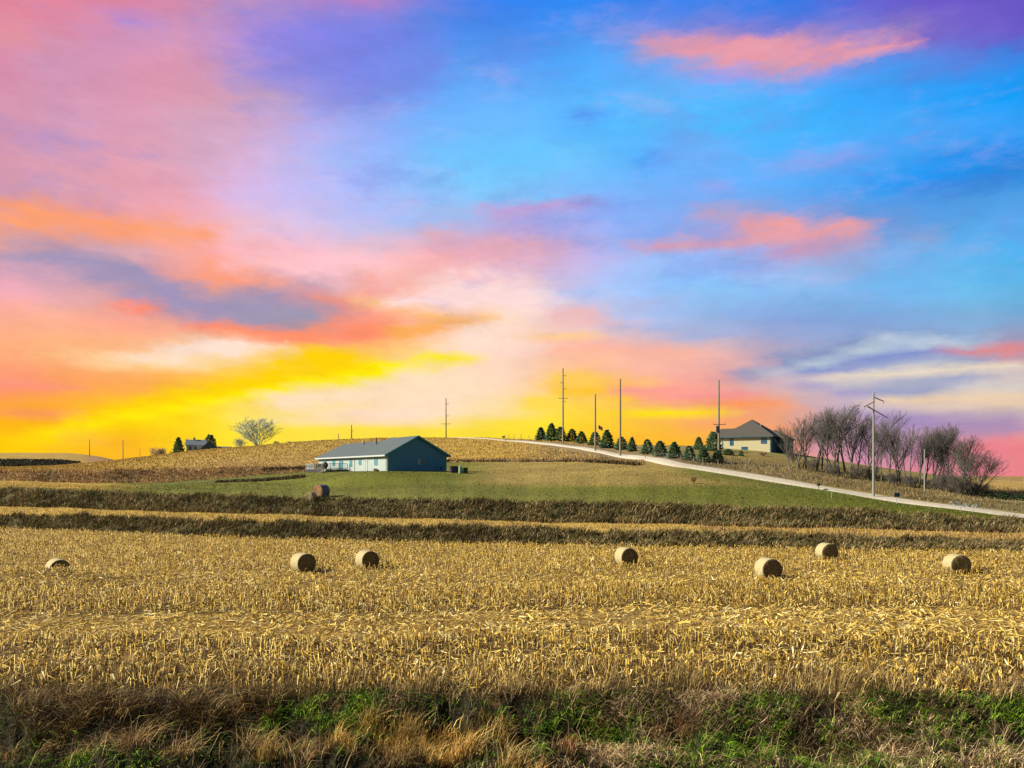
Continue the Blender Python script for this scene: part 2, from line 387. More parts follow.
# corn stubble in rows across the near field
def stubble():
    X = []; Y = []
    d = 27.6
    while d < 116:
        sp = .17 if d < 60 else .24
        xw = .70*d + 3
        x = np.arange(-xw, xw, sp); x = x + rng.uniform(-.05, .05, len(x))
        y = d + .8*np.sin(x*.03+.5) + rng.normal(0, .05, len(x)) - .0012*x*20
        X.append(x); Y.append(y); d += .76
    x = np.concatenate(X); y = np.concatenate(Y)
    px = np.clip(512 + F*x/y, -300, 1300); D, _ = knots(px)
    k = (y < D[3]-.2) & (y > D[2]+.2)
    x, y, px = x[k], y[k], px[k]; z = zfun(x, y)
    py = HY + (ZC - z)*F/y + (vnoise(x, y, .12, 3)-.5)*14
    flat = flatness(x, y, z)
    tall = 1 + .35*sm(588, 596, py)*(1-sm(607, 611, py)) + .2*sm(640, 650, py)
    keep = rng.random(len(x)) > flat*.8 + .12
    x, y, z, flat, tall = x[keep], y[keep], z[keep], flat[keep], tall[keep]
    n = len(x)
    h = rng.uniform(.20, .56, n)*tall*(1-.5*flat)*(.7+.6*vnoise(x, y, .9, 12))
    ln = rng.normal(0, .16, (n, 2))*h[:, None]
    P0 = np.stack([x, y, z-.03], 1); P1 = np.stack([x+ln[:, 0], y+ln[:, 1], z+h], 1)
    V, f, cap = prisms(P0, P1, rng.uniform(.018, .034, n), rng.uniform(.014, .026, n), 3)
    c = pick(n, [(.66, .44, .08), (.46, .27, .05), (.86, .66, .24), (.20, .11, .04)], [4, 3, 2.5, 3])*(.7+.6*vnoise(x, y, 1.6, 21))[:, None]
    o = mesh_np('corn_stubble', V, [f, cap], M_STALK, cols=np.repeat(c, 6, 0))
    tag(o, 'cut golden corn stalks standing in rows across the near field', 'corn stubble', kind='stuff')
    # leaves hanging on stalks
    m = int(n*1.5); i = rng.integers(0, n, m)
    t = rng.uniform(.2, .95, m)
    blades('corn_leaves', x[i]+ln[i, 0]*t, y[i]+ln[i, 1]*t, z[i]+h[i]*t, rng.uniform(.10, .36, m), rng.uniform(.035, .095, m), rng.uniform(.6, 2.2, m), rng.uniform(0, 6.28, m),
           pick(m, [(.84, .60, .14), (.62, .40, .08), (.95, .82, .42), (.28, .15, .05)], [4, 4, 2, 3]), M_BLADE, 'dry corn leaves hanging from the cut stalks', 'corn leaves', droop=1.4)
    # litter lying flat
    m = 260000; u = rng.random(m); y = 27.3 + (u**.75)*(88)
    x = (rng.uniform(-.70, .70, m))*y; px = np.clip(512+F*x/y, -300, 1300); D, _ = knots(px); k = (y < D[3]+.3) & (y > D[2]-.1) & (rng.random(m) < .45+.75*vnoise(x, y, .5, 31)); x, y = x[k], y[k]; m = len(x)
    z = zfun(x, y); k = rng.random(m) < .38 + .62*flatness(x, y, z) + .35*sm(60, 85, y); x, y, z = x[k], y[k], z[k]; m = len(x); z = z + rng.uniform(.01, .10, m)
    a = rng.uniform(0, np.pi, m); L = rng.uniform(.07, .26, m); w = rng.uniform(.010, .028, m)
    L = np.where(rng.random(m) < .12, L*1.8, L)
    tl = rng.normal(0, .30, m); roll = rng.normal(0, .5, m)
    ca, sa = np.cos(a), np.sin(a)
    V = np.empty((m, 4, 3))
    for q, (s, ww) in enumerate([(-1, -1), (-1, 1), (1, 1), (1, -1)]):
        V[:, q] = np.stack([x + ca*L*s - sa*w*ww, y + sa*L*s + ca*w*ww, z + tl*L*s + roll*w*ww + .05], 1)
    b = np.arange(m)[:, None]*4
    o = mesh_np('corn_litter', V, [b + np.array([[0, 1, 2, 3]])], M_BLADE, cols=np.repeat(pick(m, [(.88, .64, .17), (.70, .48, .11), (.96, .82, .44), (.34, .20, .06)], [4, 4, 1.5, 2.5]), 4, 0))
    tag(o, 'fallen corn leaves and husks lying between the stubble rows', 'corn litter', kind='stuff')
stubble()

def scatter(n, k0, k1, t0=0., t1=1., plo=-40, phi=1064):
    px = rng.uniform(plo, phi, n); D, _ = knots(px); t = rng.uniform(t0, t1, n)
    d = D[k0]*(1-t) + D[k1]*t; x = (px-512)/F*d
    return px, x, d, zfun(x, d), t
BANKPAL = [(.19, .13, .05), (.11, .11, .03), (.30, .20, .10), (.035, .05, .018), (.42, .31, .17)]
def bank(name, k0, k1, n, label, t0, t1):
    px, x, y, z, t = scatter(n, k0, k1, t0, t1)
    cl = .75*vnoise(x, y, .8, k0) + .35*vnoise(x, y, .3, k0+5) + .5*vnoise(x, y, 2.2, k0+1)
    keep = cl > .34 + .44*rng.random(n)
    x, y, z, cl = x[keep], y[keep], z[keep], cl[keep]; n = len(x)
    h = rng.uniform(.3, .8, n)*(.25+cl*.95)
    nn = vnoise(x, y, .35, 9+k0)[:, None]
    c = pick(n, BANKPAL, [2.6, 2.4, 3, 2.6, 1.5], .3)*(.5+1.0*nn)
    blades(name, x, y, z, h, rng.uniform(.05, .10, n), rng.uniform(.2, 1.1, n), rng.normal(-.3, 1.2, n), c, M_BLADE, label, 'rough grass')
bank('lower_bank_grass', 3, 4, 52000, 'shaggy olive and brown grass on the lower terrace bank', -.10, 1.05)
bank('upper_bank_grass', 5, 6, 52000, 'shaggy olive and brown grass on the upper terrace bank', -.08, 1.05)
# russet weeds mixed on the banks, mid right
def weeds(name, px0, px1, k0, k1, n, t0, t1, hr, pal, label, wts=None, wr=(.04, .08)):
    px, x, y, z, t = scatter(n, k0, k1, t0, t1, px0, px1)
    blades(name, x, y, z, rng.uniform(*hr, n), rng.uniform(*wr, n), rng.uniform(.05, .5, n), rng.uniform(0, 6.3, n), pick(n, pal, wts, .25), M_BLADE, label, 'dry weeds')
weeds('russet_weeds', 700, 1060, 4, 5, 1100, .1, 1.0, (.3, .8), [(.22, .12, .07), (.30, .18, .09)], 'sparse russet weeds on the stubble strip at right')
weeds('strip_stubble', -40, 1064, 4, 5, 16000, 0, 1, (.12, .3), [(.55, .40, .15), (.42, .28, .10)], 'short golden stubble on the strip between the banks')
# left brown bank, edge line behind house
px, x, y, z, t = scatter(17000, 7, 8, -.1, 1.2, -40, 645); kk = rng.random(len(px)) < np.where(px < 320, .9, .5); x, y, z, px = x[kk], y[kk], z[kk], px[kk]; n = len(x)
hh = np.where(px < 310, rng.uniform(.25, .75, n), rng.uniform(.2, .5, n))
blades('brown_bank_grass', x, y, z, hh, rng.uniform(.07, .15, n), rng.uniform(.1, .8, n), rng.uniform(0, 6.3, n), pick(n, [(.56, .34, .15), (.42, .24, .11), (.66, .48, .22), (.12, .08, .04)], [3, 3, 1.5, 1.4], .25)*(.55+.95*vnoise(x, y, .3, 5))[:, None], M_BLADE, 'brown rough grass along the foot of the left hill', 'rough grass')
# hillside stubble
def hill_stub():
    px = rng.uniform(-40, 600, 60000); D, _ = knots(px); t = rng.random(60000)**1.0; d = D[8]*(1-t)+D[9]*t; x = (px-512)/F*d
    k = road_dist(x[:], d) > 4.5; x, d, t = x[k], d[k], t[k]; n = len(x)
    blades('hill_stubble', x, d, zfun(x, d), rng.uniform(.15, .4, n), rng.uniform(.08, .18, n), rng.uniform(.1, 1.2, n), rng.uniform(0, 6.3, n),
           pick(n, [(.62, .42, .10), (.48, .29, .07), (.70, .52, .17), (.26, .15, .05)], [3, 3, 1, 1.6], .2), M_BLADE, 'golden stubble covering the hill below the skyline', 'corn stubble')
hill_stub()
def roadside():
    px = rng.uniform(600, 1064, 60000); D, _ = knots(px); t = rng.random(60000)**1.4; d = D[7]*(1-t)+D[9]*t; x = (px-512)/F*d
    rd = road_dist(x, d); sel = (rd > 3.6) & (t < .50 + .1*rng.random(len(t)) - .25*(px < 800))
    x, d, t, px = x[sel], d[sel], t[sel], px[sel]; n = len(x)
    blades('roadside_grass', x, d, zfun(x, d), rng.uniform(.15, .55, n), rng.uniform(.04, .09, n), rng.uniform(.1, .9, n), rng.uniform(0, 6.3, n),
           pick(n, [(.27, .20, .09), (.20, .15, .07), (.35, .27, .13), (.14, .12, .05)], None, .2)*(.7+.6*vnoise(x, d, .2, 4))[:, None], M_BLADE, 'tan dry grass on the slope between road and trees', 'rough grass')
roadside()
# lawn: short blades give it a nap
def lawn_nap():
    px, x, y, z, t = scatter(60000, 6, 7, 0, .99, -40, 1064)
    rd = road_dist(x, y); k = rd > 3.4
    px, x, y, z, t = px[k], x[k], y[k], z[k], t[k]; n = len(x)
    py = HY - (z-ZC)*F/y
    c = lawn_c(px[None], y[None], t[None], x[None])[0]*rng.uniform(.7, 1.35, (n, 1))
    blades('lawn_grass', x, y, z, rng.uniform(.05, .13, n), rng.uniform(.06, .14, n), rng.uniform(.1, 1, n), rng.uniform(0, 6.3, n), c, M_BLADE, 'short mown grass of the lawn below the house', 'grass')
lawn_nap()

# ------------------------------------------------------------------ foreground ditch vegetation
def foreground():
    def reg(n, px0, px1, y0, y1):
        px = rng.uniform(px0, px1, n); y = rng.uniform(y0, y1, n); x = (px-512)/F*y; return px, x, y, zfun(x, y)
    # fringe of brown grass along the field edge
    n = 42000; px, x, y, z = reg(n, -60, 1084, 27.1, 32.0)
    k = rng.random(n) < (1-sm(27.8, 32.0, y))*(.15+.85*vnoise(x, y, .8, 2)) ; px, x, y, z = px[k], x[k], y[k], z[k]; n = len(x)
    blades('field_edge_grass', x, y, z, rng.uniform(.25, .9, n)*(.3+1.15*vnoise(x, y, .7, 8)), rng.uniform(.010, .024, n), rng.uniform(.1, .9, n), rng.normal(-.6, 1.3, n),
           pick(n, [(.36, .23, .08), (.56, .40, .15), (.16, .10, .04), (.70, .54, .26), (.06, .04, .02)], [3, 3, 3, 1.5, 3], .25)*(.5+1.0*vnoise(x, y, .9, 15))[:, None], M_BLADE, 'fringe of fine brown dry grass along the field edge', 'dry grass')
    # green grass patches
    n = 90000; px, x, y, z = reg(n, -60, 1084, 21, 27.6)
    g = np.zeros(n); py = HY + (ZC-z)*F/y
    for (cx, cy, rx, ry, a) in [(90,762,80,14,.35),(330,718,85,24,1.2),(575,728,70,28,1.2),(500,755,30,25,.5),(820,735,85,48,1.3),(990,722,75,28,1),(730,750,60,25,.8),(220,735,60,20,.35),(20,735,40,20,.5),(640,745,30,30,.3),(940,765,60,10,.5)]:
        g = np.maximum(g, a*np.exp(-((px-cx)/rx)**2 - ((py-cy)/ry)**2))
    k = rng.random(n) < g*sm(.32, .62, .7*vnoise(x, y, 1.5, 6)+.3*vnoise(x, y, 4., 16)); px, x, y, z = px[k], x[k], y[k], z[k]; n = len(x)
    blades('green_ditch_grass', x, y, z, rng.uniform(.15, .48, n), rng.uniform(.014, .028, n), rng.uniform(.4, 1.7, n), rng.normal(-1.1, 1.0, n),
           pick(n, [(.14, .30, .012), (.30, .50, .02), (.05, .12, .015), (.52, .60, .10)], [4, 3, 3, 1.5], .25), M_BLADE, 'lush green grass growing in the foreground ditch', 'grass', droop=.8)
    # dark undergrowth
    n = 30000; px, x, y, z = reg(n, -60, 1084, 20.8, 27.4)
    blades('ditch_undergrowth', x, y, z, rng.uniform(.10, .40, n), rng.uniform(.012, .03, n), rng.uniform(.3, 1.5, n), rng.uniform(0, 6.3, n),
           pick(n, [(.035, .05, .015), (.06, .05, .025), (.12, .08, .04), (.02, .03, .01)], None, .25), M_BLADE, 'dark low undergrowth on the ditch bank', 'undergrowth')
    # dry grasses in the ditch, in clumps with their own colour and size
    def clumps(name, boxes, per, hr, pal, label, wr=(.011, .026), lean=(.1, .9), ld=(-.6, 1.2), wts=None, sig=.22, cat='dry grass', droop=.35, dens=.6, ymax=27.0):
        xs = []; ys = []; hs = []; cs = []
        for (cx, cy, m) in boxes:
            hx, hy_, hz = hit(cx, cy)
            for _ in range(int(m*dens+.5)):
                bx = hx + rng.normal(0, 1.1); by = np.clip(hy_ + rng.normal(0, .4), 20.8, ymax)
                q = rng.integers(per//2, per); xs.append(bx + rng.normal(0, sig, q)); ys.append(by + rng.normal(0, sig*.8, q)); hs.append(np.full(q, rng.uniform(.5, 1.2))); cs.append(np.full(q, rng.choice([.3, .6, 1.0, 1.4])*rng.uniform(.8, 1.2)))
        x = np.concatenate(xs); y = np.clip(np.concatenate(ys), 20.6, 29); hs = np.concatenate(hs); n = len(x)
        blades(name, x, y, zfun(x, y), rng.uniform(*hr, n)*hs, rng.uniform(*wr, n), rng.uniform(*lean, n), rng.normal(*ld, n), pick(n, pal, wts, .3)*np.concatenate(cs)[:, None], M_BLADE, label, cat, droop=droop)
    clumps('golden_ditch_grass', [(430,760,16),(460,745,12),(400,765,10),(490,765,8),(380,755,6),(445,770,8),(300,765,4)], 170, (.35, .95), [(.70, .44, .11), (.52, .30, .08), (.82, .60, .24)], 'tall golden dry grass clumps in the foreground ditch')
    clumps('brown_ditch_grass', [(60,720,16),(150,725,16),(230,720,14),(120,750,10),(30,745,8),(200,755,8),(280,745,5),(330,760,6),(350,730,3)], 130, (.4, 1.0), [(.36, .23, .09), (.56, .41, .18), (.14, .09, .04), (.34, .17, .07)], 'long brown grass stems leaning over the left ditch', lean=(.4, 1.8), ld=(.5, 1.6))
    clumps('wispy_ditch_weeds', [(620,715,12),(660,725,14),(700,715,14),(640,755,10),(700,760,8),(610,765,8),(740,720,10),(560,765,6),(870,735,10),(910,745,14),(900,770,8),(960,765,12),(1000,755,10),(1010,770,8),(850,770,8),(770,765,6),(950,735,6)], 140, (.25, .6), [(.66, .46, .25), (.48, .30, .15), (.86, .66, .40), (.22, .11, .05)], 'curly pinkish tan weeds tangled in the right ditch', lean=(.6, 2.0), ld=(-1, 2.5), sig=.3, cat='dry weeds', droop=.9)
    clumps('reddish_ditch_weeds', [(615,745,5),(600,760,4),(255,745,4),(380,735,3),(800,745,3)], 160, (.3, .8), [(.24, .10, .04), (.20, .08, .04), (.32, .17, .07)], 'rust red weed stems in the ditch', cat='dry weeds')
    clumps('field_edge_weeds', [(35,705,5),(110,698,5),(180,702,4),(250,700,3),(330,698,3),(400,702,3),(520,702,4),(590,700,5),(640,695,8),(690,692,9),(740,694,8),(800,699,4),(860,702,4),(905,700,5),(960,704,3),(1010,702,4)], 150, (.2, .6), [(.34, .22, .11), (.20, .12, .06), (.50, .36, .19), (.06, .04, .02)], 'brown weed mounds spilling over the field edge', lean=(.4, 1.6), ld=(-1, 2.4), sig=.35, cat='dry weeds', droop=.7, dens=.8, ymax=28.4)
    # long single arcing stems with seed heads
    n = 900; px, x, y, z = reg(n, -40, 1064, 21.5, 27.5)
    blades('seed_stems', x, y, z, rng.uniform(.7, 1.3, n), rng.uniform(.010, .018, n), rng.uniform(.3, 1.7, n), rng.normal(.2, 1.3, n), pick(n, [(.5, .36, .2), (.38, .25, .12)], None, .2), M_BLADE, 'long bent grass stems reaching over the ditch', 'grass stems', droop=.9)
foreground()

# ------------------------------------------------------------------ sky
def s2l(c):
    c = np.asarray(c, float)/255; return np.where(c <= .04045, c/12.92, ((c+.055)/1.055)**2.4)
SKY = [
[(225,130,155),(225,135,160),(220,135,165),(208,140,175),(200,150,190),(178,130,205),(180,132,200),(95,130,230),(50,130,245),(45,140,248),(55,130,240),(60,130,240),(45,125,235),(80,110,220),(105,95,210),(110,85,200),(95,80,195)],
[(228,150,160),(215,145,175),(205,150,195),(208,150,185),(160,135,220),(135,130,228),(105,132,230),(75,140,235),(75,140,235),(70,150,245),(120,145,225),(140,135,215),(120,125,220),(140,125,205),(150,125,195),(115,100,205),(105,95,200)],
[(218,140,170),(205,150,185),(220,150,180),(220,150,175),(170,145,215),(130,135,228),(110,140,230),(90,155,240),(95,150,240),(75,170,252),(100,165,245),(140,165,240),(140,160,238),(110,150,230),(95,140,230),(90,135,225),(40,145,240)],
[(215,150,175),(210,150,180),(222,152,180),(220,155,175),(200,165,195),(160,152,222),(125,155,235),(105,175,252),(105,180,255),(90,185,255),(95,185,255),(85,185,255),(80,180,255),(60,170,255),(50,165,250),(30,160,248),(10,155,245)],
[(215,150,175),(210,155,185),(222,158,185),(210,165,190),(215,170,205),(175,175,240),(140,175,250),(115,185,255),(110,190,255),(90,180,255),(85,190,255),(80,190,255),(70,185,255),(65,180,255),(75,170,250),(75,165,250),(70,165,250)],
[(208,150,175),(222,158,175),(230,160,175),(215,165,190),(215,180,220),(175,190,250),(145,185,255),(115,200,255),(105,200,255),(110,200,255),(90,180,255),(115,180,252),(85,180,255),(95,175,250),(70,165,250),(20,150,240),(25,135,225)],
[(215,155,175),(218,160,175),(230,162,180),(235,170,190),(212,188,240),(190,190,250),(165,190,250),(140,205,255),(125,200,250),(130,190,255),(125,180,252),(110,175,250),(110,175,250),(75,165,245),(60,155,238),(75,155,230),(80,160,230)],
[(250,165,125),(245,160,140),(245,160,155),(250,170,170),(238,195,215),(205,195,240),(170,195,250),(170,185,235),(195,170,220),(160,175,240),(130,175,248),(150,165,230),(160,160,210),(150,155,210),(110,155,220),(90,165,232),(90,170,240)],
[(205,160,180),(170,150,185),(200,165,180),(255,170,160),(255,185,190),(250,190,200),(255,190,190),(240,165,175),(220,165,185),(200,175,225),(165,190,245),(150,190,248),(175,175,225),(170,170,215),(120,180,240),(105,185,242),(80,180,242)],
[(250,175,190),(220,168,182),(190,155,180),(240,160,150),(245,165,150),(225,175,180),(250,185,170),(255,205,195),(255,215,215),(185,200,245),(160,200,255),(135,200,255),(145,200,250),(125,185,240),(110,185,240),(110,190,238),(95,180,230)],
[(255,175,145),(255,180,150),(255,165,140),(245,165,145),(220,155,155),(230,145,145),(255,165,140),(255,205,150),(255,225,205),(240,200,200),(180,195,240),(150,180,225),(140,170,225),(135,165,215),(130,170,220),(135,180,220),(130,165,205)],
[(255,175,125),(255,180,120),(255,190,130),(255,205,150),(255,205,130),(255,195,80),(255,200,110),(255,220,170),(255,215,200),(255,190,160),(245,185,175),(240,185,175),(190,165,185),(165,175,210),(150,170,210),(145,160,200),(180,145,170)],
[(255,150,120),(255,160,100),(255,170,90),(255,185,60),(255,205,30),(255,215,60),(255,228,170),(255,225,205),(255,215,185),(255,200,120),(255,185,150),(250,165,155),(215,175,180),(200,190,200),(190,185,200),(200,195,200),(215,205,195)],
[(255,175,30),(255,180,30),(255,200,10),(255,225,30),(255,230,130),(255,225,185),(255,220,200),(255,225,190),(255,225,130),(255,215,60),(255,200,70),(250,165,120),(250,165,110),(200,165,185),(180,165,200),(200,180,190),(215,190,180)],
[(255,205,10),(255,200,20),(255,180,40),(255,225,30),(255,225,60),(255,225,80),(255,225,90),(255,220,60),(255,225,10),(255,210,20),(255,185,40),(255,190,40),(245,160,110),(205,150,180),(195,145,180),(215,135,160),(236,134,138)],
[(255,205,10),(255,195,20),(255,180,40),(255,215,30),(255,225,60),(255,225,80),(255,225,90),(255,220,60),(255,225,10),(255,210,20),(255,185,40),(250,180,60),(235,150,120),(230,145,150),(228,135,148),(232,130,142),(236,132,138)]]
SKYA = np.array(SKY, float)
STROKES = [  # (colour, alpha, [(x, y, half-height), ...])
((128,132,230),.45,[(250,55,20),(300,55,38),(360,60,45),(450,60,30)]),
((165,140,222),.8,[(100,18,5),(125,15,7),(150,12,5)]), ((165,140,222),.7,[(90,50,3),(105,40,6),(114,34,3)]), ((165,140,222),.8,[(212,25,5),(240,26,18),(262,45,20)]),
((232,155,168),1,[(640,47,5),(680,50,14),(740,52,17),(800,51,18),(840,50,16),(870,47,12),(905,47,6)]),
((120,100,205),.6,[(905,45,10),(960,30,14),(1024,20,18)]),
((165,160,240),.6,[(690,72,6),(760,74,6),(830,72,3)]),
((90,135,235),.6,[(560,105,3),(600,112,6),(625,122,3)]),
((255,160,110),1,[(-10,212,8),(40,218,11),(100,226,9),(170,234,8),(230,240,6)]),
((255,170,130),.8,[(150,226,7),(200,228,5)]),
((235,175,180),.8,[(-10,228,4),(40,235,4),(100,246,4),(140,255,4)]),
((162,149,184),1,[(-10,244,6),(40,254,9),(90,266,14),(140,282,20),(180,299,18),(215,306,19),(250,308,22),(290,306,22),(330,300,18),(350,300,8)]),
((160,152,175),.8,[(240,316,12),(290,320,14),(325,314,10)]),
((255,160,125),1,[(180,272,10),(215,276,16),(250,277,11),(290,270,5)]),
((255,200,208),.8,[(230,258,6),(290,266,7),(350,262,9),(400,262,8)]),
((255,145,120),.8,[(300,300,5),(345,300,12),(370,300,14),(400,290,8)]),
((255,140,112),1,[(110,304,4),(150,306,4)]),
((255,145,108),1,[(190,327,5),(250,334,6),(310,336,9),(350,328,13),(390,334,10),(430,332,6),(455,328,3)]),
((255,195,125),.9,[(350,296,4),(390,306,6),(450,312,6),(480,318,4)]),
((252,178,85),.9,[(390,338,8),(430,324,9),(480,320,3)]),
((255,228,215),.9,[(110,358,4),(150,356,8),(200,350,11),(250,350,10),(280,348,6)]),
((255,225,175),.6,[(60,356,5),(120,362,7),(200,368,6),(240,364,6)]),
((255,222,220),.9,[(380,300,3),(430,298,10),(490,292,18),(540,300,14)]),
((255,222,205),.9,[(440,345,12),(500,340,16),(530,350,16)]),
((255,210,12),1,[(395,368,3),(350,362,8),(320,360,14),(280,372,14),(230,388,10),(160,402,8),(90,414,5)]),
((255,238,10),1,[(470,360,3),(420,365,5),(360,374,8),(310,382,6),(260,392,5),(200,402,6),(140,417,6),(80,432,5),(20,442,4)]),
((255,190,90),.6,[(120,428,4),(90,440,5),(60,449,4)]),
((255,225,190),1,[(250,403,4),(300,398,9),(360,390,10),(420,382,12),(470,380,14)]),
((255,226,50),.75,[(210,436,8),(300,434,9),(420,434,9),(500,430,11),(570,425,12)]),
((255,155,95),.9,[(-10,413,3),(50,413,2.5),(95,413,2)]),
((255,150,130),.8,[(-10,385,9),(30,386,6),(70,390,3)]),
((235,158,160),1,[(715,215,3),(745,219,7),(790,228,9),(830,231,8),(870,233,3)]),
((228,160,170),.9,[(640,247,3),(690,242,3),(730,237,4),(800,236,5),(850,244,7)]),
((200,155,190),.8,[(770,250,10),(820,250,10),(870,250,4)]),
((130,150,215),.8,[(772,241,2),(795,241,2)]),
((222,158,172),.9,[(880,244,3),(905,243,3),(930,236,2)]),
((205,160,210),.8,[(465,203,3),(510,206,5),(560,204,6),(580,205,2)]),
((150,140,205),.8,[(575,207,3),(600,203,4),(620,198,2)]),
((235,175,180),.8,[(425,232,5),(460,240,5),(520,245,6),(560,250,4)]),
((215,180,230),.6,[(370,215,6),(400,218,5),(405,206,3)]),
((70,160,245),.7,[(610,172,3),(640,168,4),(680,155,3)]),
((180,165,235),.5,[(700,188,3),(735,182,4),(760,176,2)]),
((180,165,235),.5,[(770,170,3),(830,160,4),(870,152,3)]),
((15,140,238),.6,[(860,180,4),(930,168,8),(1024,140,14)]),
((60,125,215),.6,[(880,205,4),(950,188,8),(1024,168,8)]),
((240,185,185),.8,[(545,315,6),(590,318,8),(620,322,6)]),
((255,205,130),.7,[(520,334,3),(560,336,4),(600,336,3)]),
((255,180,155),.6,[(560,350,6),(620,352,7),(700,354,6)]),
((160,175,220),.7,[(620,330,3),(680,332,5),(740,336,5)]),
((200,170,195),.6,[(650,300,2),(670,302,4),(685,300,2)]),
((255,205,75),.8,[(540,380,6),(600,382,8),(650,385,5)]),
((255,200,20),.8,[(530,398,3),(580,392,4),(620,398,4)]),
((250,150,150),.8,[(600,385,4),(660,394,6),(730,398,5),(780,400,4)]),
((255,228,15),1,[(620,412,2.5),(650,413,5),(690,412,4),(740,408,2)]),
((255,220,60),.6,[(512,402,6),(560,405,6),(590,405,3)]),
((255,150,70),.7,[(700,400,3),(760,405,4),(800,408,3)]),
((130,150,195),.8,[(740,380,4),(770,362,8),(810,356,8),(860,342,7),(890,336,5)]),
((190,205,218),.95,[(775,376,3),(810,364,4.5),(850,354,5),(885,343,6),(930,345,3.5),(970,345,2)]),
((128,145,205),.9,[(800,370,3),(860,362,5),(910,355,6),(960,357,6)]),
((228,138,140),.95,[(950,358,2),(985,352,5.5),(1030,352,7)]),
((235,218,195),.95,[(790,384,3),(850,379,4),(920,374,5.5),(1030,366,7)]),
((150,160,198),.85,[(860,392,2),(900,389,5),(940,384,5),(980,379,4)]),
((238,208,175),.95,[(860,404,3),(900,402,5.5),(960,399,7),(1030,398,9)]),
((170,160,205),.8,[(790,388,3),(830,388,5),(870,392,3)]),
((158,132,184),.7,[(870,421,4),(905,421,8),(960,424,9),(1030,423,11)]),
((238,130,138),.9,[(960,450,4),(990,447,7),(1030,445,8)]),
]
def sky_rgb(px, py):
    px = np.asarray(px, float); py = np.asarray(py, float)
    gx = np.clip(px/64, 0, 15.9999); gy = np.clip(py/32, 0, 14.9999)
    i = gx.astype(int); j = gy.astype(int); fx = (gx-i)[..., None]; fy = (gy-j)[..., None]
    c = (SKYA[j, i]*(1-fx)+SKYA[j, i+1]*fx)*(1-fy) + (SKYA[j+1, i]*(1-fx)+SKYA[j+1, i+1]*fx)*fy
    for rgb, al, pts in STROKES:
        a = np.array(pts, float); a = a[np.argsort(a[:, 0])]
        yc = np.interp(px, a[:, 0], a[:, 1]); hw = np.interp(px, a[:, 0], a[:, 2])
        ed = 14.0
        ex = np.clip((px-a[0, 0]+ed)/(2*ed), 0, 1)*np.clip((a[-1, 0]+ed-px)/(2*ed), 0, 1); ex = ex*ex*(3-2*ex)
        v = np.abs(py-yc)/np.maximum(hw, .5)
        m = np.clip(1.45 - v, 0, .9)/.9; m = m*m*(3-2*m)
        c = c*(1-(m*ex*al)[..., None]) + np.array(rgb, float)*(m*ex*al)[..., None]
    return c
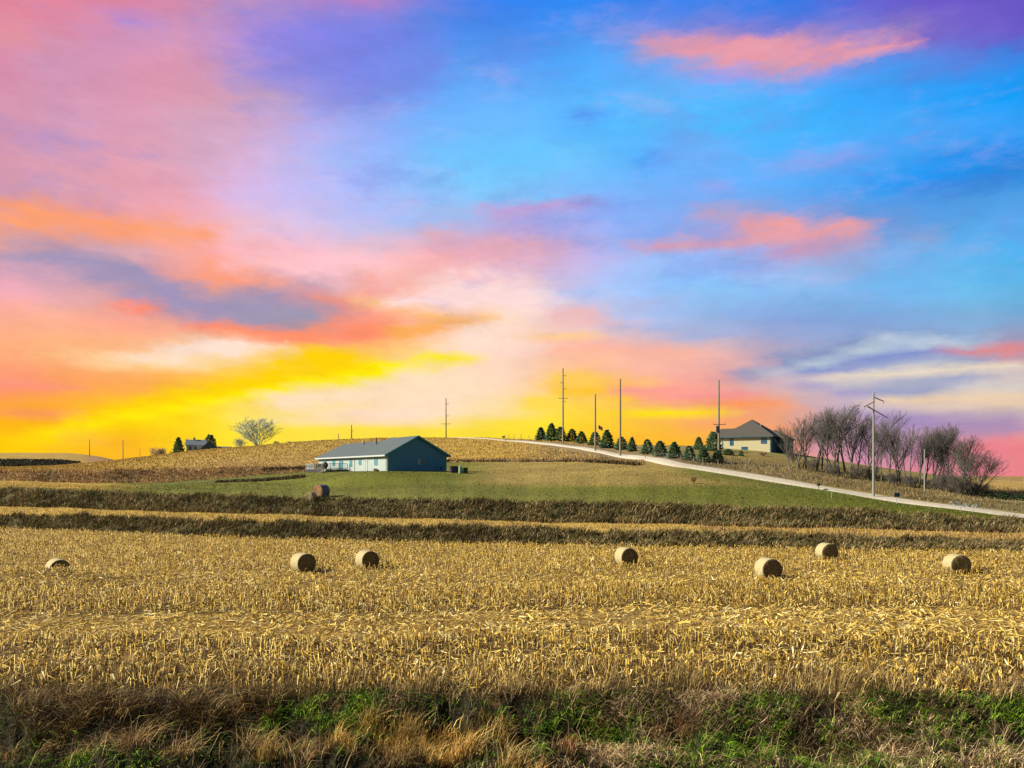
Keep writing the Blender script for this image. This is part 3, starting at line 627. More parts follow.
def build_sky():
    w = bpy.data.worlds.new('World'); w.use_nodes = True; nt = w.node_tree; L = nt.links.new
    bg = nt.nodes['Background']; bg.inputs[1].default_value = 2**-0.95
    def m(op, a, b=None, c=None, clamp=False):
        n = N(nt, 'ShaderNodeMath', operation=op); n.use_clamp = clamp
        for k, v in enumerate((a, b, c)):
            if v is None: continue
            if isinstance(v, (int, float)): n.inputs[k].default_value = v
            else: L(v, n.inputs[k])
        return n.outputs[0]
    tc = N(nt, 'ShaderNodeTexCoord'); sp = N(nt, 'ShaderNodeSeparateXYZ'); L(tc.outputs['Generated'], sp.inputs[0])
    X, Y, Z = sp.outputs
    az = m('ARCTAN2', X, Y); hyp = m('MAXIMUM', m('SQRT', m('ADD', m('MULTIPLY', X, X), m('MULTIPLY', Y, Y))), .02)
    V = m('MINIMUM', m('DIVIDE', Z, hyp), 20.0)
    cb = N(nt, 'ShaderNodeCombineXYZ'); L(m('MULTIPLY', az, 1.0), cb.inputs[0]); L(m('MULTIPLY', V, 2.3), cb.inputs[1])
    def noise(scale, det, off, rough=.55):
        mp = N(nt, 'ShaderNodeMapping'); mp.inputs['Location'].default_value = off; L(cb.outputs[0], mp.inputs[0])
        n = N(nt, 'ShaderNodeTexNoise'); n.inputs['Scale'].default_value = scale; n.inputs['Detail'].default_value = det; n.inputs['Roughness'].default_value = rough
        L(mp.outputs[0], n.inputs['Vector']); return m('SUBTRACT', n.outputs[0], .5)
    wa = noise(7, 9, (3, 1, 0), .62); wv = noise(7, 9, (9, 4, 2), .62); wv2 = noise(22, 8, (1, 7, 5), .68); wa2 = noise(26, 8, (4, 2, 8), .68)
    az2 = m('ADD', m('ADD', az, m('MULTIPLY', wa, .085)), m('MULTIPLY', wa2, .07))
    lowf = m('MINIMUM', m('MAXIMUM', m('MULTIPLY', V, 4.0), .2), 1.0)
    V2 = m('ADD', V, m('MULTIPLY', m('ADD', m('MULTIPLY', wv, .045), m('MULTIPLY', wv2, .034)), lowf))
    AZM = math.radians(34)
    fac = m('ADD', m('DIVIDE', az2, 2*AZM), .5)
    vs = np.concatenate([np.linspace(-.02, .20, 24), np.linspace(.20, .60, 25)[1:]])
    azs = np.linspace(-AZM, AZM, 32)
    prev = None
    for k, v in enumerate(vs):
        px = 512 + 800*np.tan(azs); py = 475 - 800*v/np.cos(azs)
        c = s2l(sky_rgb(px, np.maximum(py, 0)))
        r = N(nt, 'ShaderNodeValToRGB'); cr = r.color_ramp
        while len(cr.elements) < 32: cr.elements.new(.5)
        for q, e in enumerate(cr.elements): e.position = q/31
        for q, e in enumerate(cr.elements): e.color = (*c[q], 1)
        L(fac, r.inputs[0])
        if prev is None: prev = r.outputs[0]
        else:
            mr = N(nt, 'ShaderNodeMapRange'); mr.clamp = True; L(V2, mr.inputs[0]); mr.inputs[1].default_value = vs[k-1]; mr.inputs[2].default_value = v
            mx = N(nt, 'ShaderNodeMix', data_type='RGBA'); L(mr.outputs[0], mx.inputs[0]); L(prev, mx.inputs[6]); L(r.outputs[0], mx.inputs[7]); prev = mx.outputs[2]
    def overlay(prev, off, scale, c, lo, hi, amt, v0):
        nn = noise(scale, 10, off, .66)
        mr = N(nt, 'ShaderNodeMapRange', interpolation_type='SMOOTHSTEP'); L(nn, mr.inputs[0]); mr.inputs[1].default_value = lo; mr.inputs[2].default_value = hi; mr.inputs[3].default_value = 0; mr.inputs[4].default_value = amt
        vr = N(nt, 'ShaderNodeMapRange', interpolation_type='SMOOTHSTEP'); L(V, vr.inputs[0]); vr.inputs[1].default_value = v0; vr.inputs[2].default_value = v0+.14
        mx = N(nt, 'ShaderNodeMix', data_type='RGBA'); L(m('MULTIPLY', mr.outputs[0], vr.outputs[0]), mx.inputs[0]); L(prev, mx.inputs[6]); mx.inputs[7].default_value = (*s2l(c), 1); return mx.outputs[2]
    prev = overlay(prev, (2.3, 8.1, 1), 5.5, (120, 140, 225), .01, .18, .34, .12)
    prev = overlay(prev, (7.3, 2.4, 5), 8.0, (235, 185, 215), .02, .20, .13, .10)
    # fine brightness texture
    nb = m('ADD', m('MULTIPLY', noise(14, 9, (5, 5, 9), .68), .36), 1.0)
    vm = N(nt, 'ShaderNodeVectorMath', operation='SCALE'); L(prev, vm.inputs[0]); L(nb, vm.inputs['Scale'])
    # rest of the dome: clear evening sky
    sk = N(nt, 'ShaderNodeTexSky'); sk.sky_type = 'NISHITA'; sk.sun_disc = False
    sk.sun_elevation = math.asin(SUN_DIR[2]); sk.sun_rotation = math.atan2(SUN_DIR[0], SUN_DIR[1])
    s2 = N(nt, 'ShaderNodeVectorMath', operation='SCALE'); L(sk.outputs[0], s2.inputs[0]); s2.inputs['Scale'].default_value = .065
    aa = m('ABSOLUTE', az)
    mk = N(nt, 'ShaderNodeMapRange', interpolation_type='SMOOTHSTEP'); L(aa, mk.inputs[0]); mk.inputs[1].default_value = .68; mk.inputs[2].default_value = 1.25
    mv = N(nt, 'ShaderNodeMapRange', interpolation_type='SMOOTHSTEP'); L(V, mv.inputs[0]); mv.inputs[1].default_value = .66; mv.inputs[2].default_value = 1.5
    f = m('MAXIMUM', mk.outputs[0], mv.outputs[0])
    mx = N(nt, 'ShaderNodeMix', data_type='RGBA'); L(f, mx.inputs[0]); L(vm.outputs[0], mx.inputs[6]); L(s2.outputs[0], mx.inputs[7])
    L(mx.outputs[2], bg.inputs[0])
    w.cycles.sampling_method = 'MANUAL'; w.cycles.sample_map_resolution = 512; sc.world = w
build_sky()

# ------------------------------------------------------------------ hay bales
M_STRAWEND = mat_simple('straw_end', (.12, .09, .04), (.26, .19, .09), 9, .95, .04, detail=10)  # weathered brown straw, darkened further to carry the shade on the ends
M_NET = mat_simple('net_wrapped_straw', (.50, .42, .24), (.36, .29, .16), 5, .8, .02, stretch=(1, 4, 4), detail=8)
M_OLDEND = mat_simple('old_straw_end', (.36, .20, .10), (.26, .15, .08), 7, .95, .04)
M_DARKWRAP = mat_simple('dark_bale_wrap', (.10, .12, .17), (.15, .17, .22), 5, .7)
def bale(x, y, z, ang, R=.78, Lh=.66, label='', m_end=M_STRAWEND, m_net=M_NET, seed=0, group='round bales on the stubble field'):
    """axis along local X; ang = heading of the axis"""
    rr = random.Random(seed)
    root = empty('hay_bale', (x, y, z), ang); tag(root, label, 'hay bale', group)
    n = 40; V = []; fs = []
    prof = [(-Lh-.01, 0.0), (-Lh-.02, R*.33), (-Lh-.005, R*.66), (-Lh, R*.93), (-Lh+.05, R*.985), (Lh-.05, R*.985), (Lh, R*.93), (Lh+.005, R*.66), (Lh+.02, R*.33), (Lh+.01, 0.0)]
    for (xx, r) in prof:
        for i in range(n):
            a = 2*math.pi*i/n; w = 1 + .012*math.sin(3*a+seed) + rr.uniform(-.006, .006)
            zz = R + r*w*math.sin(a); V.append((xx + rr.uniform(-.012, .012), r*w*math.cos(a), max(zz, .02)))
    ix = np.arange(len(prof)*n).reshape(len(prof), n); nx = np.roll(ix, -1, 1)
    f = np.stack([ix[:-1], nx[:-1], nx[1:], ix[1:]], -1).reshape(-1, 4)
    mesh_np('straw_roll', V, [f], m_end, root, smooth=True)
    V = []; prof = [(-Lh+.03, R*.99), (-Lh+.07, R*1.005), (-Lh*.5, R*1.012), (0, R*1.008), (Lh*.5, R*1.012), (Lh-.07, R*1.005), (Lh-.03, R*.99)]
    for (xx, r) in prof:
        for i in range(n):
            a = 2*math.pi*i/n; w = 1 + .012*math.sin(3*a+seed) + rr.uniform(-.004, .004)
            V.append((xx, r*w*math.cos(a), max(R + r*w*math.sin(a), .0)))
    ix = np.arange(len(prof)*n).reshape(len(prof), n); nx = np.roll(ix, -1, 1)
    f = np.stack([ix[:-1], nx[:-1], nx[1:], ix[1:]], -1).reshape(-1, 4)
    mesh_np('net_wrap', V, [f], m_net, root, smooth=True)
    m = 520; a = np.array([rr.uniform(0, 6.28) for _ in range(m)]); q = np.array([rr.uniform(.1, .97) for _ in range(m)])**.5*R
    sd = np.where(np.array([rr.random() for _ in range(m)]) < .5, -1, 1)
    P0 = np.stack([sd*(Lh-.02), q*np.cos(a), np.maximum(R+q*np.sin(a), .03)], 1)
    P1 = P0 + np.stack([sd*np.array([rr.uniform(.03, .10) for _ in range(m)]), -np.sin(a)*.12, np.cos(a)*.12 - .04], 1)
    V, f, cap = prisms(P0, P1, np.full(m, .013), np.full(m, .007), 3)
    o = mesh_np('loose_straw', V, [f, cap], m_end, root); o['kind'] = 'stuff'
    return root
BALES = [(301.5,573,-50,'round bale left of its neighbour in the pair nearest the blue house'),
 (366,569.5,-54,'round bale on the right of the pair nearest the blue house'),
 (627,566,-71,'round bale standing alone in the middle of the field'),
 (770.5,579.5,-81,'round bale closest to the camera, right of centre'),
 (829,560.5,-84,'small looking round bale farthest back, beside the lower grass bank'),
 (960.5,574.5,-91,'round bale farthest right in the stubble field')]
for i, (px, py, an, lb) in enumerate(BALES):
    x, y, z = hit(px, py); bale(x, y + .5, z - .06, math.radians(an), R=.77, label=lb, seed=i)
x, y, z = at(58, 64.5); bale(x, y, z - .08, math.radians(-50), R=.80, Lh=.9, label='round bale half hidden in a dip at the far left of the stubble field', seed=9)
x, y, z = hit(319.5, 498.0); bale(x, y+1.0, z-.05, math.radians(-118), R=.95, Lh=.75, label='orange ended bale in dark wrap on the lawn in front of the deck', m_end=M_OLDEND, m_net=M_DARKWRAP, seed=11, group='bales on the lawn')
x, y, z = hit(312, 500); bale(x, y-.6, z-.15, math.radians(-105), R=.62, Lh=.55, label='small pale sunken bale lying against the orange ended bale on the lawn', m_end=M_NET, m_net=M_NET, seed=12, group='bales on the lawn')

# ------------------------------------------------------------------ blue ranch house
M_SHADEDSIDE = mat_simple('shaded_blue_siding', (.07, .25, .42), (.06, .23, .39), 2, .7, stretch=(.2, .2, 5))  # gable blue, made darker than the long wall to hold its shade
M_PALESIDE = mat_simple('pale_siding', (.37, .43, .45), (.33, .385, .40), 2, .7, stretch=(.2, .2, 5))
M_SHINGLE = mat_simple('grey_shingles', (.07, .095, .115), (.105, .13, .15), 3, .9, .01, stretch=(1, 1, 4), detail=8)
M_TRIMBLUE = mat_simple('teal_trim', (.06, .34, .42), (.05, .30, .38), 2, .6)
M_WHITE = mat_simple('white_trim', (.50, .54, .55), (.45, .49, .50), 2, .6)
M_GLASS = mat_simple('window_glass', (.10, .28, .36), (.07, .22, .30), 2, .12, spec=.7)
M_DARKGLASS = mat_simple('dark_glass', (.03, .07, .12), (.02, .05, .10), 2, .12, spec=.7)
M_DECK = mat_simple('deck_wood', (.13, .12, .10), (.19, .17, .14), 3, .8)
M_DARK = mat_simple('dark_plastic', (.03, .03, .045), (.04, .04, .06), 3, .5)
M_CONC = mat_simple('concrete', (.38, .37, .34), (.3, .29, .27), 2, .9)
hx, hy_, hz = (387-512)/F*140, 140.0, ZC - (471.0-HY)*140/F
H = empty('ranch_house', (hx, hy_, hz), math.atan2(.835, -.55))
tag(H, 'long low house with a blue gable end darkened by painted shade, pale side wall and grey shingle roof', 'house')
LL, WW, EH, RH = 34.3, 11.76, 3.0, 6.15
MB().box(.12, LL-.12, -WW+.12, -.12, -1.6, 0).build('foundation', M_CONC, H)
MB().box(0, LL, -.2, 0, 0, EH).build('wall', M_PALESIDE, H)
MB().box(0, LL, -WW, -WW+.2, 0, EH).build('wall', M_PALESIDE, H)
def gable(x0, x1, mat):
    yy = (-.2, -WW+.2) if False else (-.202, -WW+.202)
    a = [(x0, -.203, 0), (x0, -WW+.203, 0), (x0, -WW+.203, EH), (x0, -WW/2, RH-.12), (x0, -.203, EH)]
    a = [(x0, 0, 0), (x0, -WW, 0), (x0, -WW, EH), (x0, -WW/2, RH-.14), (x0, 0, EH)]
    b = [(x1, *p[1:]) for p in a]
    m = MB().poly(a + b, [(0,1,2,3,4), (9,8,7,6,5)] + [(i, 5+i, 5+(i+1) % 5, (i+1) % 5) for i in range(5)])
    o = m.build('gable_wall', mat, H); return o
g = gable(-.06, -.003, M_SHADEDSIDE); g['label'] = 'blue gable end wall with its shade painted in'
gable(LL+.003, LL+.06, M_PALESIDE)
def roof(x0, x1, rh, over, th, name='roof'):
    y0, y1, ym = over, -WW-over, -WW/2; sl_ = (rh-EH)/(WW/2)
    ze = EH - sl_*over
    a = [(y0, ze), (ym, rh), (y1, ze), (y1, ze+th), (ym, rh+th), (y0, ze+th)]
    A = [(x0, y, z) for y, z in a]; B = [(x1, y, z) for y, z in a]
    return MB().poly(A + B, [(0,1,4,5), (1,2,3,4), (6,11,10,7), (7,10,9,8), (5,4,10,11), (4,3,9,10), (0,6,7,1), (1,7,8,2), (0,5,11,6), (2,8,9,3)]).build(name, M_SHINGLE, H)
R1 = roof(-.55, 12.0, RH, .6, .2); R2 = roof(12.003, LL+.6, RH-.38, .6, .2)
R2['label'] = 'lower far section of the shingle roof'
MB().tube((14, -4.2, RH-1.3), (14, -4.2, RH+.35), .12, .12).build('vent_pipe', M_DARK, R2)
MB().tube((21, -4.6, RH-1.0), (21, -4.6, RH+.1), .10, .10).build('vent_pipe', M_DARK, R2)
# bargeboards and fascia
def barge(xa, side):
    y0, y1 = (.62, -WW/2) if side > 0 else (-WW-.62, -WW/2); s = (RH-EH)/(WW/2); ze = EH - s*.6
    P_ = [(xa, y0, ze-.12), (xa, y1, RH-.1), (xa, y1, RH+.24), (xa, y0, ze+.22)]
    Q_ = [(xa-.06, *p[1:]) for p in P_]
    return MB().poly(P_+Q_, [(0,1,2,3), (7,6,5,4)] + [(i, (i+1) % 4, 4+(i+1) % 4, 4+i) for i in range(4)]).build('bargeboard', M_TRIMBLUE, H)
barge(-.556, 1); barge(-.556, -1)
zf = EH-(RH-EH)/(WW/2)*.6
MB().box(-.5, LL+.5, .605, .70, zf-.10, zf+.16).build('gutter', M_WHITE, H)
MB().box(-.5, LL+.5, -WW-.70, -WW-.605, zf-.10, zf+.16).build('gutter', M_WHITE, H)
MB().box(-.09, -.062, -.22, .02, 0, EH-.05).build('corner_board', M_PALESIDE, H)
MB().box(-.10, -.062, -WW-.02, -WW+.18, 0, EH-.05).build('corner_board', M_TRIMBLUE, H)
def window(parent, axis, c, half, z0, z1, out, glass, frame, sgn, nm='window', fr=.10):
    """axis 'x': window lies in the plane y=out spanning x; axis 'y': plane x=out spanning y"""
    def bx(m, a0, a1, b0, b1, t0, t1):
        t0, t1 = sorted((out+sgn*t0, out+sgn*t1))
        return m.box(a0, a1, t0, t1, b0, b1) if axis == 'x' else m.box(t0, t1, a0, a1, b0, b1)
    o = bx(MB(), c-half, c+half, z0, z1, .004, .03).build(nm, glass, parent)
    m = MB(); bx(m, c-half-fr, c-half, z0-fr, z1+fr, .004, .07); bx(m, c+half, c+half+fr, z0-fr, z1+fr, .004, .07)
    bx(m, c-half+.001, c+half-.001, z1, z1+fr, .004, .066); bx(m, c-half+.001, c+half-.001, z0-fr, z0, .004, .085)
    if z1-z0 > .7 and nm == 'window': bx(m, c-half+.001, c+half-.001, (z0+z1)/2-.03, (z0+z1)/2+.03, .031, .055)
    m.build('frame', frame, o); return o
window(H, 'y', -6.25, .38, 1.2, 2.2, -.06, M_GLASS, M_TRIMBLUE, -1)
window(H, 'y', -7.05, .28, 1.2, 2.2, -.06, M_DARKGLASS, M_TRIMBLUE, -1)
MB().box(-.12, -.062, -10.9, -10.5, .3, .8).build('meter_box', M_DARK, H)
for (c, hf, a, b) in [(4.7, .55, 1.15, 2.2), (12.0, .5, 1.3, 2.2), (16.5, .5, 1.0, 2.2), (25.5, .6, 1.2, 2.3), (30.5, .6, 1.2, 2.3)]:
    window(H, 'x', c, hf, a, b, 0, M_GLASS, M_TRIMBLUE, 1)
window(H, 'x', 21.5, .85, .15, 2.25, 0, M_GLASS, M_TRIMBLUE, 1, nm='patio_door')
window(H, 'x', 9.0, .45, .08, 2.1, 0, M_PALESIDE, M_WHITE, 1, nm='door')
for c in (0.3, 14.6, 35.6): MB().tube((c, .08, .1), (c, .08, 2.45), .05, .05).build('downpipe', M_WHITE, H)
MB().box(3.6, 4.6, .25, .9, -.35, .45).build('utility_box', M_CONC, H)
# porch roof on the far side
MB().poly([(13, -WW-.3, EH+.9), (20, -WW-.3, EH+.9), (20, -WW-3.0, EH-.1), (13, -WW-3.0, EH-.1), (13, -WW-.3, EH+1.05), (20, -WW-.3, EH+1.05), (20, -WW-3.0, EH+.05), (13, -WW-3.0, EH+.05)],
   [(0,1,2,3), (7,6,5,4), (0,4,5,1), (1,5,6,2), (2,6,7,3), (3,7,4,0)]).build('porch_roof', M_SHINGLE, H)
# deck with railing and steps along the pale wall
dk = empty('wooden_deck', (hx, hy_, hz+.45), H.rotation_euler.z)
tag(dk, 'raised wooden deck with railing and stairs against the pale side of the blue house', 'deck')
m = MB()
for i in range(21): m.box(17.5+i*.62, 18.1+i*.62, .25, 4.2, -.05, .06)
m.build('deck_floor', M_DECK, dk)
for xx in (18, 22, 26, 30.2):
    for yy in (.5, 4.0): MB().box(xx-.09, xx+.09, yy-.09, yy+.09, -1.9, -.055).build('support_post', M_DECK, dk)
def rail(x0, y0, x1, y1, mat):
    m = MB(); n = max(2, int(math.hypot(x1-x0, y1-y0)/.28))
    for i in range(n+1):
        t = i/n; x = x0+(x1-x0)*t; y = y0+(y1-y0)*t; w = .05 if i % 6 == 0 else .022
        m.box(x-w, x+w, y-w, y+w, .062, 1.02)
    dx, dy = x1-x0, y1-y0; 
    if abs(dx) > abs(dy): m.box(x0, x1, y0-.06, y0+.06, 1.022, 1.09); m.box(x0, x1, y0-.03, y0+.03, .16, .22)
    else: m.box(x0-.06, x0+.06, min(y0,y1), max(y0,y1), 1.024, 1.092); m.box(x0-.03, x0+.03, min(y0,y1), max(y0,y1), .162, .222)
    return m.build('railing', mat, dk)
rail(20.6, 4.1, 25.5, 4.1, M_DECK); rail(25.6, 4.1, 30.5, 4.1, M_WHITE); rail(30.45, .3, 30.45, 4.0, M_WHITE); rail(17.6, .3, 17.6, 4.0, M_DECK)
MB().box(20.6, 30.5, 4.22, 4.26, -.62, -.06).build('skirting', M_DARK, dk)
for k in range(4): MB().box(17.7, 20.4, 4.2+.3*k, 4.52+.3*k, -.22-.2*k, -.14-.2*k).build('step', M_DECK, dk)
for xx in (17.65, 20.45): MB().poly([(xx-.04, 4.2, 1.0), (xx+.04, 4.2, 1.0), (xx+.04, 6.1, -.25), (xx-.04, 6.1, -.25), (xx-.04, 4.2, 1.1), (xx+.04, 4.2, 1.1), (xx+.04, 6.1, -.15), (xx-.04, 6.1, -.15)], [(0,3,2,1), (4,5,6,7), (0,1,5,4), (1,2,6,5), (2,3,7,6), (3,0,4,7)]).build('handrail', M_DECK, dk)
MW = H.matrix_basis.copy()
def local(p): 
    a = H.rotation_euler.z; v = Vector(p); return (H.location.x + v.x*math.cos(a)-v.y*math.sin(a), H.location.y + v.x*math.sin(a)+v.y*math.cos(a), H.location.z+v.z)
# grill and table set on the deck
gr = empty('barbecue_grill', local((21.6, 3.3, .515)), H.rotation_euler.z); tag(gr, 'dark barbecue grill standing on the deck behind the railing', 'grill')
MB().box(-.5, .5, -.3, .3, .75, 1.0).build('firebox', M_DARK, gr, .03)
MB().tube((-.5, 0, 1.02), (.5, 0, 1.02), .28, .28, 12).build('lid', M_DARK, gr)
MB().box(-.45, .45, -.25, .25, 0, .745).build('cabinet', M_DARK, gr); MB().box(.505, .85, -.25, .25, .88, .92).build('side_shelf', M_DARK, gr)
pt = empty('patio_table', local((24.6, 2.6, .515)), H.rotation_euler.z); tag(pt, 'dark patio table on the deck near its far end', 'table')
MB().tube((0, 0, .70), (0, 0, .75), .7, .7, 20).build('table_top', M_DARK, pt)
for a in range(4): MB().tube((.5*math.cos(a*1.57+.78), .5*math.sin(a*1.57+.78), 0), (.4*math.cos(a*1.57+.78), .4*math.sin(a*1.57+.78), .70), .03, .03, 6).build('leg', M_DARK, pt)
def patio_chair(lx, ly, rz, lb):
    c = empty('patio_chair', local((lx, ly, .515)), H.rotation_euler.z + rz); tag(c, lb, 'chair', 'chairs on the deck')
    MB().box(-.27, .27, -.27, .27, .40, .45).build('seat', M_DARK, c, .01); MB().box(-.27, .27, .23, .28, .455, 1.05).build('backrest', M_DARK, c, .01)
    for sx in (-.24, .24):
        for sy in (-.24, .24): MB().box(sx-.02, sx+.02, sy-.02, sy+.02, 0, .398).build('leg', M_DARK, c)
patio_chair(23.3, 2.4, 1.57, 'dark chair on the stair side of the patio table'); patio_chair(26.0, 2.7, -1.57, 'dark chair at the far end of the deck beyond the table')
# bins right of the house
def bin_(px, py, w, h, mat, lb, cap=None):
    x, y, z = hit(px, py); b = empty('garbage_bin', (x, y, z), .4); tag(b, lb, 'bin', 'bins right of the blue house')
    MB().poly([(-w*.42, -w*.42, 0), (w*.42, -w*.42, 0), (w*.42, w*.42, 0), (-w*.42, w*.42, 0), (-w*.5, -w*.5, h), (w*.5, -w*.5, h), (w*.5, w*.5, h), (-w*.5, w*.5, h)], [(0,3,2,1), (4,5,6,7), (0,1,5,4), (1,2,6,5), (2,3,7,6), (3,0,4,7)]).build('bin_body', mat, b, .03)
    MB().box(-w*.54, w*.54, -w*.56, w*.54, h+.002, h+.09).build('lid', cap or mat, b, .02)
    for s in (-1, 1): MB().tube((s*w*.4-.03, w*.45, .12), (s*w*.4+.03, w*.45, .12), .12, .12, 12).build('wheel', M_DARK, b)
M_BINP = mat_simple('purple_plastic', (.035, .02, .07), (.045, .03, .09), 3, .5)
M_BING = mat_simple('pale_green_plastic', (.30, .42, .30), (.25, .38, .27), 3, .5)
M_BIND = mat_simple('dark_green_plastic', (.02, .06, .04), (.03, .07, .05), 3, .5)
bin_(453, 472.6, 1.0, 1.05, M_BINP, 'dark purple bin, leftmost of the bins right of the blue house')
bin_(456.6, 472.5, .55, 1.0, M_DARK, 'narrow black bin between the purple bin and the pale green tank')
bin_(464.8, 473.0, .9, .85, M_BIND, 'dark green bin, rightmost of the bins right of the blue house')
x, y, z = hit(460.3, 473.4); tk = empty('gas_tank', (x, y-.3, z)); tag(tk, 'upright pale green tank with a dome top among the dark bins', 'tank')
MB().tube((0, 0, 0), (0, 0, 1.15), .30, .30, 16).tube((0, 0, 1.15), (0, 0, 1.32), .30, .12, 16).build('tank_body', M_BING, tk); MB().tube((0, 0, 1.3), (0, 0, 1.5), .07, .07).build('valve', M_CONC, tk)

# ------------------------------------------------------------------ tan house on the right
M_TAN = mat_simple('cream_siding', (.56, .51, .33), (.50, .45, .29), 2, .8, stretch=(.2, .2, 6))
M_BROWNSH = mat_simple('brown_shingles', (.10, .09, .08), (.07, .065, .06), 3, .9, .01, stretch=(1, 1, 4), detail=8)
M_SLATE = mat_simple('slate_tone', (.06, .12, .16), (.05, .10, .14), 2, .8)  # trim tone, also holding the shade of the tan house's right side
M_BLUEGL = mat_simple('blue_glass', (.03, .13, .30), (.02, .09, .22), 2, .12, spec=.7)
nx_, ny_ = (771-512)/F*183, 183.0
_, _, nzg = at(771, 183); nz = nzg + .0
T = empty('tan_house', (nx_, ny_, nz), math.radians(60)); tag(T, 'cream house with hipped brown roof on the rise behind the evergreens', 'house')
top = ZC + (HY-436.0)*183/F - nz
SX, SY = 12.3, 11.2
MB().box(.15, SX-.15, .15, SY-.15, -2.5, -.0).build('foundation', M_CONC, T)
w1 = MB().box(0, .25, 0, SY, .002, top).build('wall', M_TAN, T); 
w2 = MB().box(.252, SX, 0, .25, .002, top).build('wall', M_SLATE, T); w2['label'] = 'side wall with its shade painted as dark slate blue'  # shade of this side put into a darker wall colour
MB().box(SX-.25, SX, .252, SY, .002, top).build('wall', M_TAN, T); MB().box(.252, SX-.252, SY-.25, SY, .002, top).build('wall', M_TAN, T)
def hip(x0, x1, y0, y1, z, h, o, name, ridge=0.0, along='y', parent=T):
    x0 -= o; x1 += o; y0 -= o; y1 += o; cx, cy = (x0+x1)/2, (y0+y1)/2; r = ridge/2
    a, b = ((cx, cy-r, z+h), (cx, cy+r, z+h)) if along == 'y' else ((cx-r, cy, z+h), (cx+r, cy, z+h))
    pts = [(x0,y0,z-.15), (x1,y0,z-.15), (x1,y1,z-.15), (x0,y1,z-.15), (x0,y0,z+.05), (x1,y0,z+.05), (x1,y1,z+.05), (x0,y1,z+.05), a, b]
    if along == 'y': fs = [(4,5,8), (5,6,9,8), (6,7,9), (7,4,8,9)]
    else: fs = [(4,5,9,8), (5,6,9), (6,7,8,9), (7,4,8)]
    return MB().poly(pts, [(0,3,2,1), (0,1,5,4), (1,2,6,5), (2,3,7,6), (3,0,4,7)] + fs).build(name, M_BROWNSH, parent)
hip(0, SX, 0, SY, top, 4.3, .7, 'roof', 1.2, 'x')
# rear wing to the left and a gabled wing to the right
MB().box(4.5, 12, SY+.003, SY+4.5, -2, top-.2).build('rear_wing', M_TAN, T); hip(4.5, 12, SY-3, SY+4.5, top-.15, 2.6, .5, 'wing_roof', 3.5, 'y')
gw = MB().poly([(SX-6, -2.5, -1), (SX+.5, -2.5, -1), (SX+.5, -.003, -1), (SX-6, -.003, -1), (SX-6, -2.5, top-.5), (SX+.5, -2.5, top-.5), (SX+.5, -.003, top-.5), (SX-6, -.003, top-.5)], [(0,3,2,1), (4,5,6,7), (0,1,5,4), (1,2,6,5), (2,3,7,6), (3,0,4,7)]).build('side_wing', M_SLATE, T)
hip(SX-6, SX+.5, -2.5, 4.5, top-.45, 2.3, .5, 'wing_roof', 2.0, 'x')
window(T, 'y', 1.6, .55, top-1.6, top-.5, 0, M_BLUEGL, M_SLATE, -1)
window(T, 'y', 9.0, .30, top-1.9, top-.45, 0, M_BLUEGL, M_SLATE, -1)
window(T, 'y', 6.0, .6, .4, 1.3, 0, M_BLUEGL, M_SLATE, -1)
MB().box(-.035, -.003, 0, .22, .01, top-.16).build('corner_board', M_SLATE, T)
MB().box(-.035, -.003, SY-.22, SY, .01, top-.16).build('corner_board', M_SLATE, T)
MB().box(-.72, -.702, -.6, SY+.6, top-.2, top+.06).build('fascia', M_SLATE, T)
MB().tube((3, 3, top+1), (3, 3, top+3.0), .12, .12).build('vent_pipe', M_CONC, T)
for (xx, yy) in ((3.5, -.05), (7.5, -.05)): window(T, 'x', xx, .6, top-2.0, top-.7, 0, M_BLUEGL, M_SLATE, -1)

# ------------------------------------------------------------------ white farmhouse on the left skyline
x, y, z = at(197, 262); z = ZC + (HY-452)*262/F - .3
FH = empty('farmhouse', (x, y, z), math.radians(20)); tag(FH, 'white farmhouse with grey gabled roofs on the left skyline', 'house')
M_FWALL = mat_simple('white_clapboard', (.60, .64, .66), (.52, .56, .58), 2, .7, stretch=(.2, .2, 5))
M_FROOF = mat_simple('grey_blue_roof', (.13, .17, .22), (.18, .22, .27), 2, .8)
def gabled(x0, x1, y0, y1, h, rh, axis, wallm, roofm, par, zb=-2.0):
    w = MB().box(x0, x1, y0, y1, zb, h)
    if axis == 'x': ym = (y0+y1)/2; w.poly([(x0,y0,h), (x0,y1,h), (x0,ym,h+rh), (x1,y0,h), (x1,y1,h), (x1,ym,h+rh)], [(0,2,1), (3,4,5)])
    else: xm = (x0+x1)/2; w.poly([(x0,y0,h), (x1,y0,h), (xm,y0,h+rh), (x0,y1,h), (x1,y1,h), (xm,y1,h+rh)], [(0,1,2), (3,5,4)])
    wo = w.build('wall', wallm, par); o = .35; t = .16
    if axis == 'x':
        ym = (y0+y1)/2; s = rh/(ym-y0); a = [(y0-o, h-s*o+.02), (ym, h+rh+.02), (y1+o, h-s*o+.02), (y1+o, h-s*o+t), (ym, h+rh+t), (y0-o, h-s*o+t)]
        A = [(x0-o, p, q) for p, q in a]; B = [(x1+o, p, q) for p, q in a]
    else:
        xm = (x0+x1)/2; s = rh/(xm-x0); a = [(x0-o, h-s*o+.02), (xm, h+rh+.02), (x1+o, h-s*o+.02), (x1+o, h-s*o+t), (xm, h+rh+t), (x0-o, h-s*o+t)]
        A = [(p, y0-o, q) for p, q in a]; B = [(p, y1+o, q) for p, q in a]
    MB().poly(A+B, [(0,1,4,5), (1,2,3,4), (6,11,10,7), (7,10,9,8), (5,4,10,11), (4,3,9,10), (0,6,7,1), (1,7,8,2), (0,5,11,6), (2,8,9,3)]).build('roof', roofm, par)
